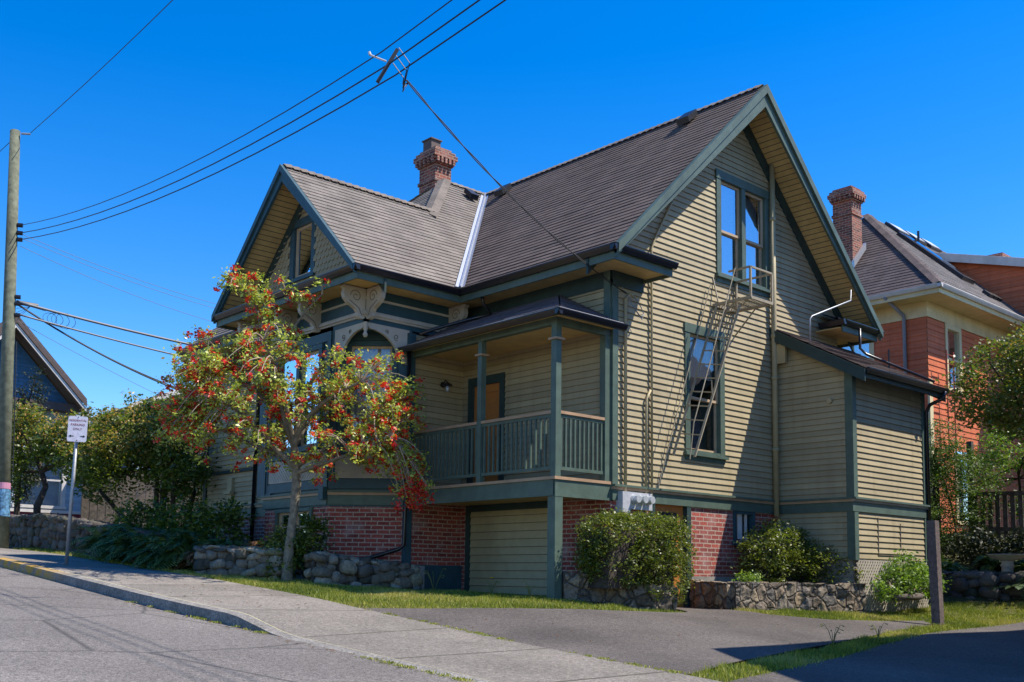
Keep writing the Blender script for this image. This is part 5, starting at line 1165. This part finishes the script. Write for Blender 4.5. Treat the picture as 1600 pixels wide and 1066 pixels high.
for sg in (1, -1):
    mb = MB(); c = q+sd*sg*.085-up_*.12; mb.prism([c+sd*sg*.045, c+sd*sg*.005+up_*.022, c+sd*sg*.005-up_*.022], sn*.001); mb.prism([c+sd*sg*.006+up_*.006, c-sd*sg*.035+up_*.006, c-sd*sg*.035-up_*.006, c+sd*sg*.006-up_*.006], sn*.001); mb.build('arrow', M['black'], pl_)
mb = MB()
for z_ in (.197, -.19): c = q+up_*z_; mb.tube([c, c+sn*.004], .008, 8)
mb.build('bolt', M['black'], pl_)
# utility pole
PB, PT = Vector((-4.90, 13.46, .0)), Vector((-4.90, 14.40, 10.1))
UP = thing('utility_pole', 'tall green stained wooden utility pole at the left edge of the street', 'utility pole', PB)
mb = MB(); mb.tube([PB, PB.lerp(PT, .5), PT], [.15, .135, .112], 16); mb.build('pole', M['pole'], UP, True)
def pp(z): return PB.lerp(PT, (z-PB.z)/(PT.z-PB.z))
for z_ in (7.78, 7.59, 7.43, 6.05, 5.89, 5.62): 
    mb = MB(); c = pp(z_); mb.tube([c+X*.09-Y*.08, c+X*.20-Y*.13], .05, 10); mb.build('insulator', M['gutter'], UP)
mb = MB(); c = pp(9.95); mb.tube([c+Vector((.1, -.12, .08)), c+Vector((.28, -.2, .1))], .025, 8); mb.build('top_bracket', M['zinc'], UP)
mb = MB(); mb.tube([pp(1.0)+Vector((0, 0, .0)), pp(1.6)], .155, 20, cap=False); mb.build('poster', paint('faded_poster', (.10, .25, .42), .7, .5, 14, .4), UP)
mb = MB(); mb.tube([pp(1.61), pp(1.75)], .152, 20, cap=False); mb.build('poster', plain('pink_poster', (.45, .2, .3), .7), UP)
mb = MB(); mb.tube([pp(2.0)+Vector((.16, -.1, 0)), pp(5.0)+Vector((.15, -.1, 0))], .012, 6); mb.build('ground_wire', M['cable'], UP)
# wires
def cable(label, a, b, sag, r=.012, mat='cable', n=24, cat='cable', name='overhead_cable', group=None, mid=None):
    a, b = Vector(a), Vector(b)
    pts = [a.lerp(b, i/n)-Z*sag*4*(i/n)*(1-i/n) for i in range(n+1)]
    mb = MB(); mb.tube(pts, r, 5); return solo(name, mb, M[mat], label, cat, a, group, True)
# three supply lines run down the street from pole to pole
J = Vector((-4.7, -.37, 6.36))
def street(z0, zj, ze_, xo, lb, r):
    a = pp(z0)+Vector((.15, -.12, 0)); b = Vector((-4.7+xo, -.37, zj)); c = Vector((-4.7+xo, -24, ze_))
    mb = MB(); pts = [a.lerp(b, i/12)-Z*.75*4*(i/12)*(1-i/12)*.5 for i in range(13)]+[b.lerp(c, i/12)-Z*.25*4*(i/12)*(1-i/12) for i in range(1, 13)]
    mb.tube(pts, r, 5); solo('supply_cable', mb, M['cable'], lb, 'cable', a, 'supply cables along the street', True)
street(7.78, 6.52, 9.3, -.12, 'thin topmost of the three supply cables meeting at the splice over the street', .008)
street(7.59, 6.40, 9.0, .0, 'middle of the three supply cables meeting at the splice over the street', .010)
street(7.43, 6.30, 8.8, .12, 'lowest of the three supply cables meeting at the splice over the street', .010)
cable('single high cable leaving the top of the utility pole', pp(9.98)+Vector((.28, -.2, .1)), (-4.9, -26, 14.2), 1.2, .008)
cable('single high cable running uphill from the top of the utility pole', pp(9.95), (-6.4, 36, 9.5), .5, .008)
# splice
SP = thing('cable_splice', 'dark spreader bar with white insulator hanging where the house drop leaves the street cables', 'cable splice', J)
mb = MB(); mb.beam(J+Vector((-.12, .06, -.22)), J+Vector((.10, -.05, .26)), .045, .045); mb.build('spreader_bar', M['cable'], SP)
mb = MB(); mb.tube([J+Vector((0, .05, .10)), J+Vector((-.17, .17, .17))], .012, 8); mb.tube([J+Vector((-.17, .17, .17)), J+Vector((-.18, .18, .21))], .018, 8); mb.build('insulator', M['whitet'], SP)
mb = MB()
for k in range(3):
    a = J+Vector((.0, -.1-.06*k, .02+.08*k)); mb.tube([a, a+Vector((.1, -.1, -.2)), J+Vector((.15, -.12, -.22-.05*k)), J+Vector((.25, -.1, -.16))], .007, 5)
mb.build('jumper', M['cable'], SP)
A = J+Vector((.2, -.12, -.14)); B = Vector((.22, -.12, 4.38)); 
mb = MB()
for k in range(2):
    pts = []
    for i in range(61): f = i/60; p = A.lerp(B, f)-Z*.22*4*f*(1-f); pts.append(p+Vector((cos(f*26+k*pi), 0, sin(f*26+k*pi)))*.013)
    mb.tube(pts, .0075, 5)
solo('service_drop', mb, M['cable'], 'twisted black service drop running from the splice to the house corner', 'cable', A)
# telecom cables crossing behind the house
def far(z0, B, sag, lb, r, mt='cableg', n=30):
    a = pp(z0)+Vector((.17, -.05, 0)); cable(lb, a, B, sag, r, mt, n, group='cables from the pole passing behind the house')
far(5.95, (3.6, 14.2, 5.62), .12, 'thick grey telecom cable, upper of the two leading behind the left roof', .032)
far(5.66, (3.6, 14.2, 5.15), .10, 'thin grey telecom cable, lower of the two leading behind the left roof', .022)
far(5.88, (3.6, 14.5, 4.1), .55, 'slack black cable sagging below the telecom cables', .018, 'cable')
far(5.9, (3.6, 14.6, 4.35), .62, 'second slack black cable sagging beside the first', .014, 'cable')
far(7.6, (4.5, 17, 7.6), .25, 'thin high wire crossing the sky left of the front gable', .006)
far(7.5, (4.5, 17, 7.45), .25, 'thin high wire just below the highest crossing wire', .006)
far(7.3, (4.5, 17, 7.0), .3, 'faint lower wire crossing toward the front gable', .006)
far(5.5, (3.5, 19, 4.3), .1, 'faint wire below the telecom cables', .006)
far(5.6, (.8, 24, 5.2), .0, 'thin guy wire slanting down to the trees', .006)
mb = MB()
for k in range(4):
    c = pp(5.75)+Vector((.9+.12*k, 0, -.05)); pts = [c+Vector((.16*cos(a), 0, .13*sin(a)))*(1+.15*k) for a in np.linspace(0, 2*pi, 14)]; mb.tube(pts, .006, 4)
    mb.tube([pp(5.5+.1*k)+X*.15, pp(5.8)+Vector((.45, 0, .1)), pp(5.86)+Vector((.8+.2*k, 0, 0))], .006, 4)
mb.tube([pp(5.95)+X*.15, pp(5.95)+X*.62], .05, 8); solo('cable_coil', mb, M['cable'], 'loose coils and splice case on the telecom cable beside the pole', 'cable coil', pp(5.8))
# wood post
WP = Vector((4.42, -3.10, -.87)); mb = MB(); e_ = .072
mb.prism([(4.42-e_, -3.10-e_, -1.0), (4.42+e_, -3.10-e_, -1.0), (4.42+e_, -3.10+e_, -1.0), (4.42-e_, -3.10+e_, -1.0)], (-.035, .03, 1.83))
w_ = solo('wooden_post', mb, M['wood'], 'weathered square wooden post standing on the grass verge by the driveway', 'post', WP)
md2 = w_.modifiers.new('bevel', 'BEVEL'); md2.width = .01; md2.segments = 2
# bird bath
BBt = thing('bird_bath', 'pale stone pedestal bird bath in the shade right of the annex', 'bird bath', (9.4, -2.18, -.2)); mb = MB(); zb = h(9.4, -2.18)+.02
mb.lathe((9.4, -2.18, zb), [(.0, 0), (.17, 0), (.17, .05), (.12, .10), (.11, .42), (.14, .45), (.11, .48), (.13, .56)], 18); mb.build('pedestal', M['palestone'], BBt, True)
mb = MB(); mb.lathe((9.4, -2.18, zb+.54), [(.12, 0), (.30, .05), (.38, .12), (.40, .13), (.37, .135), (.25, .09), (0, .075)], 24); mb.build('basin', M['palestone'], BBt, True)
# log by lattice
mb = MB(); mb.tube([(5.0, -2.05, -.44), (5.75, -2.15, -.42)], .06, 8); solo('log', mb, M['fence'], 'short log lying on the grass below the lattice', 'log', (5.4, -2.1, -.45), smooth=True)
# picket fence
FN = thing('picket_fence', 'weathered brown picket fence on the bank below the reddish tree', 'fence', (11.3, -2, .9))
fa_, fb_ = Vector((12.0, -.36, 1.02)), Vector((11.0, -3.6, .86)); mb = MB()
n = 17
for i in range(n):
    p = fa_.lerp(fb_, (i+.5)/n); mb = MB(); hh = .98; mb.prism([p+Vector((-.01, -.05, -.15)), p+Vector((.01, -.05, -.15)), p+Vector((.01, .05, -.15)), p+Vector((-.01, .05, -.15))], Z*(hh)); mb.build('picket', M['fence'], FN)
for z_ in (.05, .85):
    mb = MB(); mb.beam(fa_+Z*z_+Vector((-.03, 0, 0)), fb_+Z*z_+Vector((-.03, 0, 0)), .05, .09); mb.build('fence_rail', M['fence'], FN)
mb = MB(); mb.box(11.93, 12.05, -.42, -.30, .6, 3.1); mb.box(10.94, 11.06, -3.7, -3.58, .6, 2.0); mb.each('fence_post', M['fence'], FN)

# ================================================================== NEIGHBOURING HOUSES
OH = thing('orange_house', 'orange shingled house with cream trim behind the corner house', 'house', (14.4, 1.75, 1.0))
def nb(parent, name, O, U, Nn, poly, holes, mat, hh=.16, t=.018): mb = MB(); coursed(mb, O, U, Z, Nn, poly, holes, hh, t); return mb.build(name, M[mat], parent)
oz = 7.3
nb(OH, 'side_wall', (14.4, 0, 0), -Y, -X, [(-12, .8), (-1.75, .8), (-1.75, oz), (-12, oz)], [(-4.3, -3.35, 4.6, 6.9)], 'orangew')
nb(OH, 'garden_wall', (0, 1.75, 0), X, -Y, [(14.4, .8), (30, .8), (30, oz), (14.4, oz)], [(15.5, 16.3, 5.0, 7.05), (15.8, 16.9, 1.4, 3.4)], 'orangew')
mb = MB(); mb.box(14.36, 14.4, 1.71, 12, oz-.42, oz+.0); mb.box(14.4, 30, 1.71, 1.75, oz-.42, oz); mb.each('cornice', M['cream'], OH)
mb = MB(); mb.box(13.75, 14.5, 1.1, 12, oz, oz+.03); mb.box(14.5, 30, 1.1, 1.75, oz, oz+.03); mb.each('eave_soffit', M['cream'], OH)
mb = MB(); mb.box(13.71, 13.75, 1.06, 12, oz-.02, oz+.2); mb.box(13.75, 30, 1.06, 1.1, oz-.02, oz+.2); mb.each('eave_fascia', M['cream'], OH)
mb = MB(); gut(mb, (13.71, .95), (13.71, 12), (-1, 0), oz+.10, 1.1); gut(mb, (13.6, 1.06), (30, 1.06), (0, -1), oz+.10, 1.1); mb.each('gutter', M['whitet'], OH)
osl = .92; O_ = (13.7, 1.05, oz+.2); rn = 4.25
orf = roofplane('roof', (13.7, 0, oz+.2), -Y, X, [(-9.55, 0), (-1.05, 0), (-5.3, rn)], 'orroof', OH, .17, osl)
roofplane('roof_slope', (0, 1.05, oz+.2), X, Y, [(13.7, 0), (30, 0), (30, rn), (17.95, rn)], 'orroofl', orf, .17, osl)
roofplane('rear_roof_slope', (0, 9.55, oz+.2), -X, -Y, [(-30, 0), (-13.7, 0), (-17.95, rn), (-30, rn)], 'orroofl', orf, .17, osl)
cp = MB(); cap((13.7, 1.05, oz+.24), (17.95, 5.3, oz+.24+rn*osl), .16); cp.build('ridge_cap', M['orroof'], orf)
GLB = 0
def osk(x0, x1, y0, y1, hgt=.12, mt='flash'):
    zz = lambda y: oz+.2+osl*(y-1.05); mb = MB(); mb.prism([(x0, y0, zz(y0)), (x1, y0, zz(y0)), (x1, y1, zz(y1)), (x0, y1, zz(y1))], Vector((0, -osl, 1)).normalized()*hgt); return mb
for (x0_, x1_) in ((18.75, 19.55), (19.85, 20.6), (20.95, 21.7)): sk_ = osk(x0_, x1_, 4.72, 5.18, .12).build('skylight', M['gutter'], orf); osk(x0_+.05, x1_-.05, 4.78, 5.12, .14).build('skylight_glass', M['flash'], sk_)
osk(18.0, 18.8, 2.4, 4.4, .14).build('skylight', M['gutter'], orf); osk(18.12, 18.68, 2.5, 4.3, .16).build('skylight_glass', M['glassd'], orf)
for x_ in (18.3, 18.6, 18.9): osk(x_, x_+.22, 1.75, 1.95, .12).build('roof_vent', M['black'], orf)
mb = MB(); mb.tube([(19.3, 4.3, 10.2), (19.3, 4.3, 11.0)], .04, 8); mb.build('vent_stack', M['gutter'], orf)
nb(OH, 'dormer_wall', (20.0, 0, 0), -Y, -X, [(-4.2, 9.6), (-1.05, 7.2), (1.5, 7.2), (1.5, 8.6), (-4.2, 10.2)], [], 'orangew')
nb(OH, 'dormer_front_wall', (0, -1.5, 0), X, -Y, [(20.0, 1), (30, 1), (30, 8.6), (20.0, 8.6)], [], 'orangew')
mb = MB(); mb.prism([(19.75, 4.4, 10.18), (19.75, -1.9, 8.38), (19.75, -1.9, 8.64), (19.75, 4.4, 10.44)], X*.05); mb.prism([(19.8, 4.4, 10.40), (30, 4.4, 10.40), (30, -1.9, 8.60), (19.8, -1.9, 8.60)], Z*.06); dz_ = mb.each('dormer_roof', M['whitet'], OH)
mb = MB(); mb.box(24, 25.2, 3.6, 4.6, 9.5, 11.2); mb.build('chimney', M['cbrick'], orf)
chimney(orf, 15.2, 15.75, 4.30, 4.92, 8.3, 11.42, pot=False)
mb = MB(); mb.prism([(15.1, 4.2, 8.9), (15.1, 4.28, 8.9), (15.8, 4.28, 9.6), (15.8, 4.2, 9.6)], Z*.2); mb.build('chimney_flashing', M['flash'], orf)
def nwin(parent, O, U, Nn, u0, u1, v0, v1, trim, back='curtain', gl='glass', cw=.14):
    O = Vector(O); U = Vector(U); Nn = Vector(Nn); P = lambda u, v, n: O+U*u+Z*v+Nn*n
    def bx(m_, a, b_, c_, d_, n0, n1): m_.prism([P(a, c_, n0), P(b_, c_, n0), P(b_, c_, n1), P(a, c_, n1)], Z*(d_-c_))
    f = MB(); bx(f, u0-cw, u0, v0-.0, v1+cw, -.1, .035); bx(f, u1, u1+cw, v0, v1+cw, -.1, .035); bx(f, u0, u1, v1, v1+cw, -.1, .035); bx(f, u0-cw-.04, u1+cw+.04, v0-.1, v0, -.1, .07); zm = (v0+v1)/2; bx(f, u0, u1, zm-.03, zm+.03, -.06, .0)
    wo = f.build('window', M[trim], parent); gm = MB(); gm.face([P(u0, v0, -.04), P(u1, v0, -.04), P(u1, v1, -.04), P(u0, v1, -.04)]); gm.build('glass', M[gl], wo)
    bm = MB(); bm.prism([P(u0, v0, -.25), P(u1, v0, -.25), P(u1, v0, -.27), P(u0, v0, -.27)], Z*(v1-v0)); bm.build('blind', M[back], wo); return wo
nwin(OH, (14.4, 0, 0), -Y, -X, -4.3, -3.4, 4.6, 6.75, 'cream', 'blind'); nwin(OH, (0, 1.75, 0), X, -Y, 15.55, 16.25, 5.1, 6.75, 'cream'); nwin(OH, (0, 1.75, 0), X, -Y, 15.9, 16.8, 1.5, 3.2, 'cream', gl='glassd')
mb = MB(); mb.tube([(13.65, 2.55, oz+.12), (14.3, 2.35, oz-.3), (14.33, 2.35, oz-.4), (14.33, 2.35, 1.2)], .05, 8); mb.build('downspout', M['greyp'], OH, True)
mb = MB()
for x_ in (14.85, 15.25): mb.tube([(x_, 1.45, 3.0), (x_, 1.45, 6.0)], .02, 6)
for i in range(13): mb.tube([(14.85, 1.45, 3.0+i*.24), (15.25, 1.45, 3.0+i*.24)], .012, 5)
mb.build('wall_ladder', M['redpipe'], OH)
mb = MB(); mb.box(14.34, 14.52, 1.69, 1.75, .8, 5.2); mb.build('corner_board', M['cream'], OH)
# blue house uphill
BH = thing('blue_house', 'pale blue house with shingled gable and wine red base at the far left', 'house', (-1.1, 26, 1.0)); by = 26
nb(BH, 'front_wall', (0, by, 0), X, -Y, [(-3.9, 1.85), (1.45, 1.85), (1.45, 5.35), (-3.9, 5.35)], [(-.85, .75, 2.0, 3.9)], 'bluew', .15)
nb(BH, 'base_wall', (0, by-.02, 0), X, -Y, [(-3.9, .5), (1.5, .5), (1.5, 1.85), (-3.9, 1.85)], [], 'magenta', .15)
nb(BH, 'gable', (0, by-.25, 0), X, -Y, [(-3.5, 5.5), (.7, 5.5), (-1.40, 7.75)], [], 'bluesh', .13)
nb(BH, 'side_wall', (1.45, by, 0), Y, X, [(0, .5), (9, .5), (9, 5.6), (0, 5.6)], [], 'bluew', .15)
mb = MB(); mb.box(-3.9, 1.0, by-.5, by, 5.3, 5.55); mb.build('cornice', M['browntrim'], BH)
nwin(BH, (0, by, 0), X, -Y, -.75, .65, 2.05, 3.8, 'whitet', 'blind', 'glassd'); mb = MB(); mb.box(1.33, 1.5, by-.04, by, 1.85, 5.3); mb.box(-3.9, 1.5, by-.08, by-.02, 1.8, 1.9); mb.each('trim_board', M['whitet'], BH)
brf = None
for sg, nm in ((1, 'roof'), (-1, 'roof_slope')):
    mb = MB(); e_ = Vector((-1.40+sg*2.42, by-.9, 8.18-2.42*1.05)); a_ = Vector((-1.40, by-.9, 8.18)); q_ = [a_, e_, e_+Y*10, a_+Y*10]; mb.prism(q_, Z*.09); r_ = mb.build(nm, M['roof'], BH if brf is None else brf); brf = brf or r_
    mb = MB(); mb.prism([a_-Z*.0-Y*.04, e_-Y*.04, e_-Y*.04-Z*.2, a_-Y*.04-Z*.2], Y*.04); mb.build('rake_board', M['browntrim'], BH)
    mb = MB(); mb.prism([a_-Z*.22, e_-Z*.22, e_-Z*.36, a_-Z*.36], Y*.06); mb.build('rake_moulding', M['whitet'], BH)
    mb = MB(); mb.prism([a_-Z*.33+Y*.06, e_-Z*.33+Y*.06, e_-Z*.33+Y*.7, a_-Z*.33+Y*.7], Z*.02); mb.build('rake_soffit', M['browntrim'], BH)
# weathered board fence and shed behind the laurel
BF = thing('board_fence', 'tall weathered board fence behind the laurel tree, left of the house', 'fence', (1, 19, .9)); 
for i in range(30):
    mb = MB(); x_ = -1.2+i*.23; z_ = h(min(x_, 29), 19); mb.prism([(x_, 19, z_-.2), (x_+.215, 19, z_-.2), (x_+.215, 19.03, z_-.2), (x_, 19.03, z_-.2)], Z*(2.15+random.uniform(-.03, .03))); mb.build('fence_board', M['fence'], BF)
SH = thing('back_house', 'small pale house whose low roof just shows above the laurel tree', 'house', (4.4, 24, 1)); 
nb(SH, 'wall', (0, 24, 0), X, -Y, [(2.2, 1), (7.5, 1), (7.5, 5.45), (2.2, 5.45)], [], 'bluew'); nb(SH, 'side_wall', (2.2, 24, 0), Y, -X, [(0, 1), (5, 1), (5, 5.4), (0, 5.4)], [], 'bluew')
mb = MB(); mb.prism([(2.0, 23.7, 5.4), (4.8, 23.7, 6.6), (7.7, 23.7, 5.4)], Y*6); mb.build('roof', M['orroof'], SH); mb = MB(); mb.prism([(1.95, 23.64, 5.32), (4.8, 23.64, 6.54), (4.8, 23.64, 6.74), (1.9, 23.64, 5.5)], Y*.06); mb.build('rake_board', M['whitet'], SH)
# house across the side driveway: casts the shade over the neighbouring drive
SD = thing('side_house', 'plain grey house standing right of the neighbouring driveway', 'house', (6, -9, -.8))
nb(SD, 'wall', (0, -7.0, 0), X, -Y*-1, [(1.2, -2), (14, -2), (14, 4.6), (1.2, 4.6)], [], 'bluew'); nb(SD, 'street_wall', (1.2, 0, 0), -Y, -X, [(7.0, -2), (15, -2), (15, 4.6), (7, 4.6)], [], 'bluew')
nwin(SD, (0, -7.0, 0), X, Y, 4, 5, .8, 2.3, 'whitet', 'blind', 'glassd'); nwin(SD, (1.2, 0, 0), -Y, -X, 9, 10.2, .8, 2.3, 'whitet', 'blind', 'glassd')
mb = MB(); mb.prism([(.2, -6.5, 4.75), (.2, -11, 8.2), (.2, -15.4, 4.75)], X*14); mb.build('roof', M['orroof'], SD)

def tufts(name, label, pts, n, spread, hgt, mat='grass'):
    V = MB(); V.v = []; 
    for (x, y, z) in pts:
        for k in range(n):
            a = random.uniform(0, 2*pi); p = Vector((x+random.gauss(0, spread), y+random.gauss(0, spread*1.5), z)); q = Vector((cos(a), sin(a), 0))*.006; l = hgt*random.uniform(.5, 1.4)
            V.face([p-q, p+q, p+Vector((random.gauss(0, .4)*l, random.gauss(0, .4)*l, l))], [(random.uniform(.2, .9), random.random())]*3)
    global ROOT
    ROOT = Vector((0, 0, 0)); o = V.build(name, M[mat], None); o['kind'] = 'stuff'; return tag(o, label, 'grass')
P_ = []
for i in range(46):
    y = random.uniform(-5.0, -.3); P_.append((-4.50+random.gauss(0, .012), y, h(-4.5, y)+.005))
for i in range(40):
    y = random.choice((random.uniform(-1.2, 2.5), random.uniform(-4.6, -3.0))); P_.append((-6.66+random.gauss(0, .02), y, road_z(y)+.01))
tufts('joint_weeds', 'small tufts of grass and moss growing in the sidewalk joints and the gutter', P_, 26, .028, .018)
LT = MB()
for i in range(170):
    x, y = random.choice(((random.uniform(-4.4, 2.2), random.uniform(-4.4, -.4)), (random.gauss(-6.72, .06), random.uniform(-4, 3)), (random.uniform(-6.4, -4.5), random.uniform(0, 6))))
    if x > -4.5: z = h(x, y)+.012
    elif x < -6.6: z = road_z(y)+.012
    else: z = float(wz(np.array([[x]]), np.array([[y]]))[0, 0])+.008
    a = random.uniform(0, 6.3); d = Vector((cos(a), sin(a), 0))*random.uniform(.012, .03); e = Vector((-sin(a), cos(a), 0))*.011; c = Vector((x, y, z)); u_ = (random.random(), random.random())
    LT.face([c-d, c+e+Z*.006, c+d, c-e+Z*.006], [u_]*4)
ROOT = Vector((0, 0, 0)); o = LT.build('fallen_leaves', M['fernr'], None); o['kind'] = 'stuff'; tag(o, 'scattered dry leaves on the driveway, the sidewalk and the gutter', 'leaves')
